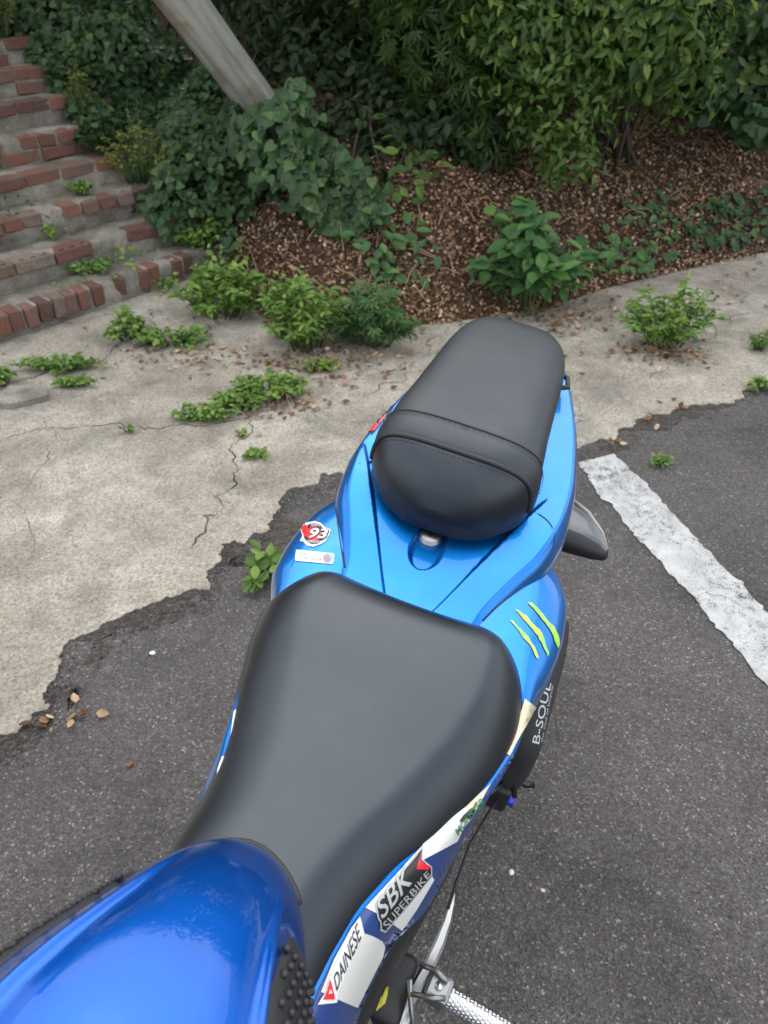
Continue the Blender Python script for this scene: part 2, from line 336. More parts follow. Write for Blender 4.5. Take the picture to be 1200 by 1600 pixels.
for q, (pts, wd) in enumerate([([(382, 640), (374, 690), (372, 735), (352, 795), (322, 830), (292, 860)], .006), ([(520, 590), (430, 640), (330, 665), (240, 672), (140, 668), (60, 672), (-40, 690)], .007), ([(240, 480), (230, 520), (180, 545), (100, 575), (20, 600)], .010), ([(60, 650), (78, 720), (40, 800), (52, 870)], .003), ([(1200, 470), (1120, 520), (1060, 560), (985, 600)], .005), ([(700, 520), (660, 560), (600, 600), (545, 640)], .004), ([(20, 640), (70, 600), (150, 568)], .008)]):
    P = ragged([gp(*p) for p in pts], .02, 4, 20 + q); A_, B_ = [], []
    for i, p in enumerate(P):
        t = P[min(i + 1, len(P) - 1)] - P[max(i - 1, 0)]; nn = Vector((-t.y, t.x, 0)).normalized(); k = wd * .55 * (.15 + .85 * abs(noise.noise(p * 6)) * 1.6) * min(1, i / 6, (len(P) - 1 - i) / 6 + .02)
        A_.append(p + nn * k); B_.append(p - nn * k)
    V = [Vector((p.x, p.y, .0075)) for p in A_ + B_]; k = len(P); ck = mesh('crack', V, [(i, i + 1, k + i + 1, k + i) for i in range(k - 1)], M['crack'], None, False); ck['kind'] = 'structure'
def scatter_chunks(name, P, S, mat, label, cat, seed, squash=.6, parent=None):
    rr = np.random.default_rng(seed); T = np.array([(1, 0, -.3), (-.5, .87, -.3), (-.5, -.87, -.3), (.35, .25, .75), (-.4, .05, .7), (.1, -.5, .6)])
    Fc = [(0, 1, 3), (1, 4, 3), (1, 2, 4), (2, 5, 4), (2, 0, 5), (0, 3, 5), (3, 4, 5)]
    n = len(P); V = np.zeros((n, 6, 3)); th = rr.uniform(0, 6.28, n); c, s = np.cos(th), np.sin(th)
    J = T[None] * (1 + rr.uniform(-.3, .3, (n, 6, 1))); J[:, :, 2] *= squash
    V[:, :, 0] = c[:, None] * J[:, :, 0] - s[:, None] * J[:, :, 1]; V[:, :, 1] = s[:, None] * J[:, :, 0] + c[:, None] * J[:, :, 1]; V[:, :, 2] = J[:, :, 2]
    V = V * np.asarray(S)[:, None, None] + np.asarray(P)[:, None, :]
    faces = [tuple(int(x) + 6 * i for x in f) for i in range(n) for f in Fc]
    o = mesh(name, V.reshape(-1, 3), faces, mat, parent, smooth=False, kind='stuff')
    at_ = o.data.attributes.new('lv', 'FLOAT', 'POINT'); at_.data.foreach_set('value', np.repeat(rr.uniform(0, 1, n) ** 1.6, 6).astype(np.float32))
    if label: tag(o, label, cat)
    return o
# loose grit on the asphalt
P = []; S = []
while len(P) < 2600:
    x, y = r.uniform(-2.2, 2.4), r.uniform(.35, 3.0); P.append((x, y, .001)); S.append(min(.0075, .0012 + abs(r.gauss(0, .0016))))
scatter_chunks('loose_grit', P, S, M['pebble'], 'loose pale grit scattered over the dark asphalt', 'grit', 4)
# crumbs in the soil strips
P = []; S = []
for p in edge[20:400]:
    for k in range(9):
        a, d = r.uniform(-.10, .012), r.gauss(0, .02); P.append((p.x + d, p.y + a, .0035)); S.append(r.uniform(.0012, .0036) * (1.6 if r.random() < .06 else 1))
scatter_chunks('edge_crumbs', P, S, M['soil'], 'dark crumbs of soil along the broken concrete edge', 'soil', 5)
# a few single stones lying on the asphalt
for q, (px, py, s, lab) in enumerate([(239, 1022, .009, 'white stone lying on the asphalt near the broken concrete edge'), (799, 1364, .007, 'pale stone on the asphalt beside the heel guard'), (848, 1392, .005, 'small tan stone on the asphalt right of the heel guard'), (203, 1196, .009, 'orange chip of stone on the asphalt left of the rider seat')]):
    bm = bmesh.new(); bmesh.ops.create_icosphere(bm, subdivisions=2, radius=s)
    for vv in bm.verts: vv.co = Vector((vv.co.x * (1 + .25 * noise.noise(vv.co * 160)), vv.co.y * .75, vv.co.z * .5))
    o = from_bm('stone', bm, [M['d_offwhite'], M['d_offwhite'], M['d_cream'], M['brick']][q], None, True); o.location = Vector(gp(px, py)) + Vector((0, 0, s * .42)); o.rotation_euler.z = q * 1.3
    tag(o, lab, 'stone')

# ------------------------------------------------------------------ bank behind
sA = Vector(gp(338, 425)); sB = Vector(gp(0, 540)); se = (sB - sA); se.z = 0; se.normalize(); sn = Vector((-se.y, se.x, 0))
if sn.y < 0: sn = -sn
STH, STD = .122, .215
RIGHT_END = [(Vector(gp(px, py, STH * (k + 1))) - sA).dot(se) for k, (px, py) in enumerate([(352, 396), (250, 330), (160, 283), (130, 236), (100, 186), (82, 130), (48, 92), (34, 58), (20, 25)])]
BASE = [Vector(gp(*p)) for p in [(405, 480), (430, 512), (640, 508), (720, 500), (860, 478), (950, 448), (1080, 418), (1200, 392), (1500, 350)]]
BASE = [sA + se * 6 + sn * .35, sA + se * .3 + sn * .3] + BASE + [Vector((12, BASE[-1].y + 1.5, 0))]
bx = np.array([p.x for p in BASE]); by = np.array([p.y for p in BASE])
def bank_z(x, y):
    z = bank_z0(x, y); q = Vector((x, y, 0)) - sA; a, b = q.dot(se), q.dot(sn)
    if b > -.15:                                       # the steps are cut into the bank
        k = b / STD; re = float(np.interp(k, range(len(RIGHT_END)), RIGHT_END)) - .06; zs = STH * k - .16
        if k > 9.3: zs = STH * 9.3 + (k - 9.3) * .12
        t = sstep(-.14, .04, a - re); z = z * (1 - t) + min(z, zs) * t if k < 9.3 else z * (1 - t) + max(z, zs) * t
    return z
def bank_z0(x, y):
    d = y - float(np.interp(x, bx, by))
    if d < -.2: return -.05
    z = .02 + .58 * max(d, 0) - .03 * max(d, 0) ** 2 if d < 4 else 1.86
    k = min(max(d * 3, 0), 1)
    return z - (.07 if d < 0 else 0) * min(1, -d / .12 if d < 0 else 0) + k * (.09 * noise.noise(Vector((x * 1.3, y * 1.3, 0))) + .03 * noise.noise(Vector((x * 5, y * 5, 3))))
rows = []
for j in range(90):
    yy = 2.2 + 6.3 * (j / 89) ** 1.25
    rows.append([Vector((x, yy, bank_z(x, yy))) for x in np.linspace(-6, 7, 130)])
bank = grid('leaf_covered_bank', rows, M['bank'], None, flip=False); bank['kind'] = 'structure'
def bank_n(x, y):
    e = .05; return Vector((bank_z(x - e, y) - bank_z(x + e, y), bank_z(x, y - e) - bank_z(x, y + e), 2 * e)).normalized()

# ------------------------------------------------------------------ leaves
SHAPES = {
 'oval': ([(0, 0, 0), (-.15, .12, .04), (-.28, .36, .07), (-.25, .62, .06), (-.12, .86, .01), (0, 1, -.05), (.12, .86, .01), (.25, .62, .06), (.28, .36, .07), (.15, .12, .04)], [(0, 5, 4, 3, 2, 1), (0, 9, 8, 7, 6, 5)]),
 'lance': ([(0, 0, 0), (-.17, .26, .05), (-.20, .5, .05), (-.10, .8, .0), (0, 1, -.08), (.10, .8, .0), (.20, .5, .05), (.17, .26, .05)], [(0, 4, 3, 2, 1), (0, 7, 6, 5, 4)]),
 'ivy': ([(0, .06, 0), (-.22, -.06, .03), (-.46, .10, .06), (-.44, .38, .06), (-.30, .62, .05), (-.13, .86, .0), (0, 1, -.06), (.13, .86, .0), (.30, .62, .05), (.44, .38, .06), (.46, .10, .06), (.22, -.06, .03)], [(0, 6, 5, 4, 3, 2, 1), (0, 11, 10, 9, 8, 7, 6)]),
 'narrow': ([(0, 0, 0), (-.16, .35, .03), (-.13, .68, .03), (0, 1, -.05), (.13, .68, .03), (.16, .35, .03)], [(0, 3, 2, 1), (0, 5, 4, 3)]),
 'curl': ([(0, 0, .10), (-.30, .30, .22), (-.22, .72, .20), (0, 1, .12), (.26, .68, .06), (.32, .33, .02)], [(0, 3, 2, 1), (0, 5, 4, 3)]),
 'blade': ([(-.03, 0, 0), (.03, 0, 0), (.022, .6, .10), (-.022, .6, .10), (0, 1, .32)], [(0, 1, 2, 3), (3, 2, 4)]),
}
pv, pf = [], []
for k, a in enumerate((-72, -38, 0, 38, 72)):
    L = (.62, .85, 1.0, .85, .62)[k]; ca, sa = math.cos(rad(a)), math.sin(rad(a)); o = len(pv)
    for (x, y, z) in ((0, 0, 0), (-.10 * L, .5 * L, .02), (0, L, -.12 * L), (.10 * L, .5 * L, .02)): pv.append((x * ca + y * sa, -x * sa + y * ca, z))
    pf.append((o, o + 3, o + 2, o + 1))
SHAPES['palm'] = (pv, pf)
def leaves(name, P, Nn, D, S, shape, mat, parent=None, seed=0, kind='stuff'):
    P, Nn, D, S = (np.asarray(a, float) for a in (P, Nn, D, S)); rr = np.random.default_rng(seed); T, Fc = SHAPES[shape]; T = np.array(T); k = len(T); n = len(P)
    D = D - (D * Nn).sum(1, keepdims=True) * Nn; ln = np.linalg.norm(D, axis=1, keepdims=True); D = np.where(ln > 1e-5, D / np.maximum(ln, 1e-5), np.array([[1., 0, 0]])); Tt = np.cross(D, Nn)
    V = P[:, None, :] + S[:, None, None] * (T[None, :, 0:1] * Tt[:, None, :] + T[None, :, 1:2] * D[:, None, :] + T[None, :, 2:3] * Nn[:, None, :])
    V = V.reshape(-1, 3).astype(np.float32); me = bpy.data.meshes.new(name)
    li = np.concatenate([np.array(f) for f in Fc]); ct = np.array([len(f) for f in Fc])
    allv = (np.arange(n)[:, None] * k + li[None]).reshape(-1); cts = np.tile(ct, n); st = np.concatenate([[0], np.cumsum(cts)[:-1]])
    me.vertices.add(len(V)); me.vertices.foreach_set('co', V.ravel()); me.loops.add(len(allv)); me.loops.foreach_set('vertex_index', allv.astype(np.int32))
    me.polygons.add(len(cts)); me.polygons.foreach_set('loop_start', st.astype(np.int32)); me.polygons.foreach_set('loop_total', cts.astype(np.int32)); me.update(calc_edges=True)
    a = me.attributes.new('lv', 'FLOAT', 'POINT'); a.data.foreach_set('value', np.repeat(rr.uniform(0, .999, n), k).astype(np.float32))
    me.materials.append(mat); o = link(bpy.data.objects.new(name, me), parent)
    if kind: o['kind'] = kind
    return o
def unit(a): return a / np.maximum(np.linalg.norm(a, axis=1, keepdims=True), 1e-6)
TEMPL = {}
def leaf_parts(P, Nn, D, S, shape, mat, parent):      # leaves big enough to be picked apart: objects of their own on shared mesh data
    key = (shape, mat.name)
    if key not in TEMPL:
        T, Fc = SHAPES[shape]; me = bpy.data.meshes.new('leaf'); me.from_pydata(T, [], Fc); me.update(); me.materials.append(mat); TEMPL[key] = me
    inv = parent.matrix_basis.inverted()
    for p, nn, d, s in zip(P, Nn, D, S):
        nn = Vector(nn).normalized(); d = Vector(d); d = d - d.dot(nn) * nn
        if d.length < 1e-4: continue
        d.normalize(); t = d.cross(nn)
        o = link(bpy.data.objects.new('leaf', TEMPL[key]), parent)
        mt = Matrix((t, d, nn)).transposed().to_4x4(); mt = Matrix.Translation(Vector(p)) @ mt @ Matrix.Scale(s, 4); o.matrix_basis = inv @ mt
def in_poly(x, y, poly):
    c = False; j = len(poly) - 1
    for i in range(len(poly)):
        xi, yi = poly[i]; xj, yj = poly[j]
        if (yi > y) != (yj > y) and x < (xj - xi) * (y - yi) / (yj - yi) + xi: c = not c
        j = i
    return c
def on_bank(n, poly, thick, seed, xr, yr, clump=0.0):
    rr = random.Random(seed); P, Nn = [], []; tries = 0
    while len(P) < n and tries < n * 60:
        tries += 1; x, y = rr.uniform(*xr), rr.uniform(*yr); z = bank_z(x, y)
        u, v = proj((x, y, z))
        if not in_poly(u, v, poly): continue
        if clump and noise.noise(Vector((x * 3.2, y * 3.2, seed))) < rr.uniform(-.5, .3) * clump: continue
        nn = bank_n(x, y); lump = .5 + .9 * noise.noise(Vector((x * 4, y * 4, seed * 1.7)))
        P.append(Vector((x, y, z)) + nn * thick * max(.05, lump) * (1 - .7 * rr.random() ** 2)); Nn.append(nn)
    return np.array(P), np.array(Nn)
def orient(Nn, seed, up=.35, cam_=.5, jit=.6, down=.9):
    rr = np.random.default_rng(seed); n = len(Nn)
    N2 = unit(Nn + np.array([0, -cam_, up]) + rr.normal(0, jit, (n, 3))); D = unit(rr.normal(0, .8, (n, 3)) + np.array([0, -.35, -down])); return N2, D

# leaf litter over the bank
LP = [(150, 330), (420, 520), (640, 512), (720, 505), (860, 480), (950, 450), (1080, 420), (1205, 396), (1300, 380), (1300, 60), (900, 60), (420, 200)]
P, Nn = on_bank(34000, LP, .02, 31, (-1.6, 3.6), (2.9, 6.0))
rr = np.random.default_rng(3); N2 = unit(Nn + rr.normal(0, .45, Nn.shape)); D = unit(rr.normal(0, 1, Nn.shape))
o = leaves('leaf_litter', P, N2, D, rr.uniform(.010, .026, len(P)), 'curl', M['litter'], None, 3); tag(o, 'dry brown fallen leaves covering the sloping bank', 'leaf litter')
P, Nn = on_bank(170, LP, .02, 33, (-1.2, 3.2), (2.9, 5.6)); ac = Acc(); rs = random.Random(8)
for p in P:
    a = rs.uniform(0, 3.14); l_ = rs.uniform(.06, .26); d_ = Vector((math.cos(a), math.sin(a), .45 * math.sin(a))) * l_; p = Vector(p) + Vector((0, 0, .012)); ac.tube([p - d_ / 2, p + Vector((rs.gauss(0, .012), rs.gauss(0, .012), .012)), p + d_ / 2], [.0028, .0024, .0012], 5)
o = ac.build('fallen_twigs', M['straw'], None, kind='stuff'); tag(o, 'dry twigs lying among the fallen leaves on the bank', 'twigs')
# leaves strewn over concrete and asphalt
P = []
while len(P) < 420:
    px, py = r.uniform(0, 1250), r.uniform(400, 760); q = gp(px, py, .012); b = float(np.interp(q[0], bx, by)); d = b - q[1]
    if 0 < d < .9 and r.random() < math.exp(-d * 4.5) + .02: P.append(q)
P += [gp(*p, .012) for p in [(x + r.gauss(0, 12), y + r.gauss(0, 7)) for (x, y) in [(1010, 655), (1060, 632), (960, 690), (1150, 470), (985, 540), (470, 615), (440, 625), (70, 1135), (130, 1120)] for k in range(7)]]
P = np.array(P); n_ = len(P); N2 = unit(np.array([[0, 0, 1.]]) + rr.normal(0, .25, (n_, 3))); D = unit(rr.normal(0, 1, (n_, 3)))
o = leaves('strewn_leaves', P, N2, D, rr.uniform(.012, .034, n_), 'curl', M['litter'], None, 5); tag(o, 'sparse dry leaves strewn over the concrete below the bank', 'leaf litter')

# ------------------------------------------------------------------ brick steps
stair = thing('brick_staircase', 'old brick and concrete steps climbing beside the ivy', 'stairs', sA)
def sp(a, b, z): return Vector((0, 0, 0)) + se * a + sn * b + Vector((0, 0, z))       # along edge, climb, height (relative to sA)
brick_cache = {}
def brick_mesh(L, D_, H_, holes=False, k=0):
    key = (round(L, 3), round(H_, 3), holes, k)
    if key not in brick_cache:
        bm = box_bm(L, D_, H_, .005, 1, .0030); me = bpy.data.meshes.new('brick'); bm.to_mesh(me); bm.free(); me.materials.append(M['brick']); brick_cache[key] = me
    return brick_cache[key]
rot = Matrix((se, sn, Vector((0, 0, 1)))).transposed().to_4x4()
if rot.determinant() < 0: rot = Matrix((-se, sn, Vector((0, 0, 1)))).transposed().to_4x4()
SX = -1 if (rot @ Vector((1, 0, 0))).dot(se) < 0 else 1
r = random.Random(11)
for k in range(9):
    z0, z1 = k * STH, (k + 1) * STH; a0, a1 = RIGHT_END[k] - .12, RIGHT_END[k] + 2.4; b0 = k * STD + .012; b1 = k * STD + STD + .16
    # slab with an uneven front and top
    n1, V, Fc = 40, [], []
    prof = [(b0, z0 - .06), (b0 + .002, z0 + .045), (b0 + .004, z1 - .012), (b0 + .014, z1 - .002), (b0 + .07, z1), (b0 + .14, z1), (b1, z1), (b1, z0 - .06)]
    rows = []
    for i in range(n1 + 1):
        a = a0 + (a1 - a0) * i / n1
        rows.append([sp(a, b + .010 * noise.noise(Vector((a * 9, z * 30, k))) * (1 if j < 5 else .3), z + (.006 * noise.noise(Vector((a * 7, b * 9, k + 4))) if j in (3, 4, 5, 6) else 0)) for j, (b, z) in enumerate(prof)])
    st_ = grid('step', rows, M['step_concrete'], stair, cap=(True, True))
    bm = bmesh.new(); bm.from_mesh(st_.data); bmesh.ops.recalc_face_normals(bm, faces=bm.faces); bm.to_mesh(st_.data); bm.free()
    courses = {0: [('row', 0)], 1: [('str', 0)], 2: [('head', 0)], 3: [('str', 0)], 4: [('head', 0), ('str', 1)], 5: [('str', 0)], 6: [('str', 0), ('str', 1)], 7: [('str', 0), ('head', 1)], 8: [('str', 0)]}[k]
    for kind, lv in courses:
        Lb, Hb = {'row': (.057, .092), 'str': (.19, .055), 'head': (.092, .056)}[kind]
        a = RIGHT_END[k] - .1 + r.uniform(0, .05); cnt = 0
        while a < RIGHT_END[k] + (1.75 if k < 3 else 1.2):
            miss = r.random() < (.12 if lv == 0 else .35)
            if not miss:
                o = link(bpy.data.objects.new('brick', brick_mesh(Lb * 1.0, .10, Hb, False, r.randint(0, 3))), st_)
                zc = z1 + .003 - Hb / 2 - lv * (.066) + r.uniform(-.004, .002)
                pos = sp(a + Lb / 2, k * STD + .05 + r.uniform(-.014, .012), zc)
                o.matrix_basis = Matrix.Translation(pos) @ rot @ Matrix.Rotation(r.gauss(0, .05), 4, 'Z') @ Matrix.Rotation(r.gauss(0, .035), 4, 'Y')
                if k == 1 and a > RIGHT_END[k] + .42 and a < RIGHT_END[k] + 1.1:      # perforated bricks showing their holes on top
                    for hx in (-.055, 0, .055):
                        bm = bmesh.new(); bmesh.ops.create_circle(bm, cap_ends=True, segments=10, radius=.012); bmesh.ops.scale(bm, vec=(1.15, .75, 1), verts=bm.verts)
                        ho = from_bm('brick_hole', bm, M['brick_hole'], st_); ho.matrix_basis = o.matrix_basis @ Matrix.Translation((hx, -.032, Hb / 2 + .0012))
            a += Lb + r.uniform(.008, .014)
# broken flags at the foot of the steps
for q, (poly, lab) in enumerate([([(18, 612), (75, 612), (78, 628), (20, 642), (-10, 640)], 'broken grey paving piece at the foot of the steps, by the weeds'), ([(205, 522), (238, 515), (240, 538), (210, 548)], 'small broken paving piece below the lowest step')]):
    P = [gp(*p) for p in poly]; o = sheet('paving_fragment', [(p[0], p[1]) for p in P], .03, M['step_concrete'], .03); tag(o, lab, 'paving fragment')

# ------------------------------------------------------------------ leaning post
pb, pt = Vector(at(478, 262, 4.75)), Vector(at(262, -30, 4.15)); ax = (pt - pb); top = pb + ax.normalized() * 3.6; bot = pb - ax.normalized() * .5
V, Fc = tube_data([bot + (top - bot) * t for t in np.linspace(0, 1, 24)], [.096 + .018 * t for t in np.linspace(0, 1, 24)], 28)
post = mesh('leaning_post', [v - pb for v in V], Fc, M['post']); post.location = pb; tag(post, 'weathered grey round post leaning out of the dark hedge', 'post')
# keep the texture running along the post
post.data.transform(ax.to_track_quat('Z', 'Y').to_matrix().to_4x4().inverted()); post.rotation_euler = ax.to_track_quat('Z', 'Y').to_euler()

# ------------------------------------------------------------------ hedge plants
def blob_leaves(blobs, n, seed, shell=.4, lump=.25):
    rr = np.random.default_rng(seed); wts = np.array([b[1][0] * b[1][1] + b[1][1] * b[1][2] + b[1][0] * b[1][2] for b in blobs]); wts = wts / wts.sum()
    idx = rr.choice(len(blobs), n, p=wts); d = unit(rr.normal(0, 1, (n, 3))); C_ = np.array([b[0] for b in blobs])[idx]; R_ = np.array([b[1] for b in blobs])[idx]
    lu = np.array([noise.noise(Vector(x * 2.6) + Vector((i * 3.1, seed, 0))) for x, i in zip(d, idx)])
    f = (1 + lump * lu) * (1 - shell * rr.uniform(0, 1, n) ** 1.5); P = C_ + d * R_ * f[:, None]; Nn = unit(d / R_); return P, Nn
def shrub(name, label, blobs, n, size, shape, mat, seed, base, group=None, nb=14, parts=0, down=.7, cam_=.35, jit=.55, shell=.4, lump=.25):
    root = thing(name, label, 'shrub', base, group); P, Nn = blob_leaves(blobs, n, seed, shell, lump)
    keep = np.array([p[2] > bank_z(p[0], p[1]) + .02 for p in P]); P, Nn = P[keep], Nn[keep]
    N2, D = orient(Nn, seed, .4, cam_, jit, down); rr = np.random.default_rng(seed); S = rr.uniform(size[0], size[1], len(P))
    if parts:                                         # the leaves that show largest are parts of their own
        score = []
        for p, s in zip(P, S):
            u, v = proj(p); score.append(s / max(.5, p[1]) if 0 < u < 1200 and 0 < v < 600 else 0)
        od = np.argsort(score)[::-1]; a, b = od[:parts], od[parts:]
        leaf_parts(P[a], N2[a], D[a], S[a], shape, M[mat], root)
    else: b = np.arange(len(P))
    o = leaves('foliage', P[b] - np.array(base), N2[b], D[b], S[b], shape, M[mat], root, seed)
    rr2 = random.Random(seed); ac = Acc(); bv = Vector((0, 0, 0))
    for k in range(nb):
        c, R_ = blobs[rr2.randrange(len(blobs))]; e = Vector(c) - Vector(base) + Vector((rr2.gauss(0, .5) * R_[0], rr2.gauss(0, .5) * R_[1], rr2.gauss(0, .4) * R_[2]))
        mid = (bv + e) / 2 + Vector((rr2.gauss(0, .1), rr2.gauss(0, .1), rr2.uniform(0, .2))); st0 = Vector((rr2.gauss(0, .06), rr2.gauss(0, .06), -.03))
        pts = [st0 * (1 - t) ** 2 + mid * 2 * t * (1 - t) + e * t * t for t in np.linspace(0, 1, 8)]; ac.tube(pts, [.012 * (1 - .8 * t) + .002 for t in np.linspace(0, 1, 8)], 5)
    ac.build('branches', M['twig'], root); return root
def B(px, py, Y, rx, ry, rz): return (tuple(at(px, py, Y)), (rx, ry, rz))
def foot(px, Y): 
    x = at(px, 300, Y)[0]; return (x, Y, bank_z(x, Y))
shrub('pointed_leaf_shrub', 'bright green shrub with pointed leaves overhanging the brown leaf bank', [B(960, 40, 4.25, .52, .42, .34), B(880, 170, 4.1, .28, .28, .22), B(1030, 110, 4.3, .34, .3, .2), B(850, 60, 4.2, .34, .35, .3), B(890, 245, 3.95, .15, .16, .13), B(950, -120, 4.5, .8, .6, .6), B(1010, 60, 4.0, .25, .22, .2)], 8200, (.045, .08), 'lance', 'pointed', 41, foot(960, 4.7), parts=290, lump=.6, jit=.7)
shrub('palmate_shrub', 'dark shrub with fingered leaves between the post and the bright shrub', [B(690, 60, 4.6, .36, .35, .3), B(740, 130, 4.45, .22, .22, .18), B(620, 160, 4.8, .3, .3, .22), B(760, 215, 4.3, .17, .17, .12), B(700, -90, 4.9, .7, .6, .5), B(790, 20, 4.6, .3, .3, .3)], 2600, (.06, .12), 'palm', 'maple', 42, foot(700, 5.0), parts=120)
shrub('shaded_thicket', 'deeply shaded leafy thicket with bare twigs behind the leaning post', [B(520, 60, 5.1, .5, .4, .35), B(420, 30, 5.3, .45, .4, .4), B(560, 210, 4.8, .3, .25, .2), B(600, -60, 5.4, .9, .6, .5), B(440, 140, 5.0, .35, .3, .25), B(520, 150, 4.9, .3, .25, .22), B(390, -20, 5.0, .5, .3, .3)], 5200, (.05, .09), 'narrow', 'painted_shade', 43, foot(520, 5.3), nb=40)
shrub('undergrowth', 'dark undergrowth hanging over the bank right of the leaning post', [B(545, 215, 4.45, .26, .24, .2), B(620, 235, 4.35, .26, .22, .17), B(560, 290, 4.1, .2, .18, .13), B(690, 205, 4.4, .25, .22, .17), B(640, 150, 4.7, .35, .3, .25), B(520, 130, 4.9, .35, .3, .28), B(750, 230, 4.3, .2, .18, .12)], 5200, (.04, .075), 'oval', 'painted_shade', 48, foot(600, 4.8), parts=200)
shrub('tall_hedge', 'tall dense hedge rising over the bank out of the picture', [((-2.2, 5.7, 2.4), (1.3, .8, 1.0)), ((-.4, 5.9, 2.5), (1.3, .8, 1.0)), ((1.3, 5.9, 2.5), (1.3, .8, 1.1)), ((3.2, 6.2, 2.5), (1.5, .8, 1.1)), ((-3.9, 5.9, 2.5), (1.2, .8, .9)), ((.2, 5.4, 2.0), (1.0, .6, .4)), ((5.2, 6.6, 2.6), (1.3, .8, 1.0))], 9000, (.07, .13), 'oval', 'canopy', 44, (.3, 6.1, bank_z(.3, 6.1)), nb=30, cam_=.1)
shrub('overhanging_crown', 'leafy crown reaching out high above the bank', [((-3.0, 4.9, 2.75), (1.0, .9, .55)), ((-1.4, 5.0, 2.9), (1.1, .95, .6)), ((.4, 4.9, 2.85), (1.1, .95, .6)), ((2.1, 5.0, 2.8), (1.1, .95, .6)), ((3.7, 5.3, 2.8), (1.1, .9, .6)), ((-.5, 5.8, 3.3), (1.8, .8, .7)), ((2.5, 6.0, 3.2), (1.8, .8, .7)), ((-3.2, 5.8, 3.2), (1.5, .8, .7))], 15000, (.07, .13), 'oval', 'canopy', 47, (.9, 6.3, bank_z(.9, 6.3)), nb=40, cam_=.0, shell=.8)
shrub('grey_green_climber', 'dull grey-green creeper hanging over the bank beyond the bright shrub', [B(1130, 90, 4.9, .3, .3, .32), B(1190, 130, 4.7, .26, .25, .28), B(1150, 20, 4.9, .4, .35, .35), B(1180, 190, 4.5, .15, .15, .1), B(1100, 130, 4.7, .16, .2, .2)], 2200, (.04, .075), 'ivy', 'ivy', 45, foot(1150, 5.2), nb=30)
# ivy over the bank between the steps and the post
base = foot(250, 4.6); ivy = thing('ivy', 'dense dark ivy sprawling over the bank between the steps and the post', 'ivy', base)
IV = [(-40, -60), (30, 110), (80, 200), (120, 250), (180, 300), (230, 330), (290, 370), (350, 380), (400, 330), (440, 300), (470, 260), (430, 180), (330, 120), (240, 60), (200, -60)]
P, Nn = on_bank(10500, IV, .32, 51, (-4.2, .3), (3.0, 7.5)); N2, D = orient(Nn, 51, .35, .6, .6, .9); S = RNG.uniform(.026, .056, len(P))
sc_ = np.argsort([-s / p[1] * (0 < proj(p)[0] < 1200) * (0 < proj(p)[1]) for p, s in zip(P, S)]); leaf_parts(P[sc_[:290]], N2[sc_[:290]], D[sc_[:290]], S[sc_[:290]], 'ivy', M['ivy'], ivy)
b_ = sc_[290:]; leaves('foliage', P[b_] - np.array(base), N2[b_], D[b_], S[b_], 'ivy', M['ivy'], ivy, 51)
base = foot(470, 4.3); cl = thing('creeper', 'large-leaved creeper wrapping the foot of the leaning post', 'creeper', base)
CR = [(395, 175), (440, 150), (500, 230), (560, 290), (590, 330), (600, 360), (540, 370), (480, 360), (440, 330), (430, 260)]
P, Nn = on_bank(2000, CR, .42, 52, (-1.6, .6), (3.4, 5.4)); N2, D = orient(Nn, 52, .3, .8, .35, 1.0); S = RNG.uniform(.038, .07, len(P))
leaf_parts(P[:220], N2[:220], D[:220], S[:220], 'ivy', M['broadleaf'], cl); leaves('foliage', P[220:] - np.array(base), N2[220:], D[220:], S[220:], 'ivy', M['ivy'], cl, 52)

# ------------------------------------------------------------------ weeds and low plants
def bushy(name, label, px, py, rx, ry, rz, n, size, shape, mat, seed, cat='weed', parts=0, z=0.0, down=.1, stems=26, at_=None):
    base = Vector(gp(px, py)) if at_ is None else Vector(at_)
    b = bank_z(base.x, base.y)
    if at_ is None: base.z = max(.008, b if b > 0 else .008)
    root = thing(name, label, cat, base); rr = np.random.default_rng(seed); rs = random.Random(seed)
    ac = Acc(); P, Nn = [], []; per = max(1, n // stems)
    for k in range(stems):
        a = rs.uniform(0, 6.28); q = math.sqrt(rs.random()); e = Vector((math.cos(a) * q * rx, math.sin(a) * q * ry, rz * (1 - .55 * q * q) * rs.uniform(.7, 1.1))); s0 = Vector((e.x * .35, e.y * .35, 0))
        pts = [s0.lerp(e, t) + Vector((0, 0, .12 * rz * math.sin(t * 3.14))) for t in np.linspace(0, 1, 6)]; ac.tube(pts, [.003 * (1 - .7 * t) + .0006 for t in np.linspace(0, 1, 6)], 4)
        for j in range(per):
            t = rs.uniform(.25, 1.02); p = s0.lerp(e, t) + Vector((0, 0, .12 * rz * math.sin(t * 3.14))); P.append(p); o_ = Vector((rs.gauss(0, .6) + e.x / max(rx, .01) * .5, rs.gauss(0, .6) + e.y / max(ry, .01) * .5, .0)); Nn.append(o_)
    P = np.array(P); O = np.array(Nn); D = unit(O + np.array([0, 0, .15 - down]) + rr.normal(0, .25, P.shape)); N2 = unit(np.array([[0, -.15, 1.]]) + rr.normal(0, .35, P.shape)); S = rr.uniform(size[0], size[1], len(P))
    ac.build('stems', M['stem'], root)
    if parts:
        od = np.argsort(-P[:, 2]); a = od[:parts]; leaf_parts(P[a] + np.array(base), N2[a], D[a], S[a], shape, M[mat], root); od = od[parts:]
    else: od = np.arange(len(P))
    if len(od): leaves('foliage', P[od], N2[od], D[od], S[od], shape, M[mat], root, seed)
    return root
bushy('weed_clump', 'bright green leafy weed clump at the edge of the concrete', 478, 545, 0.196, 0.184, 0.340, 1125, (.028, .055), 'narrow', 'weed', 61, stems=44)
bushy('weed_clump', 'feathery duller green weed clump growing against the bright one', 585, 540, 0.230, 0.172, 0.255, 775, (.035, .065), 'palm', 'mugwort', 62, stems=36)
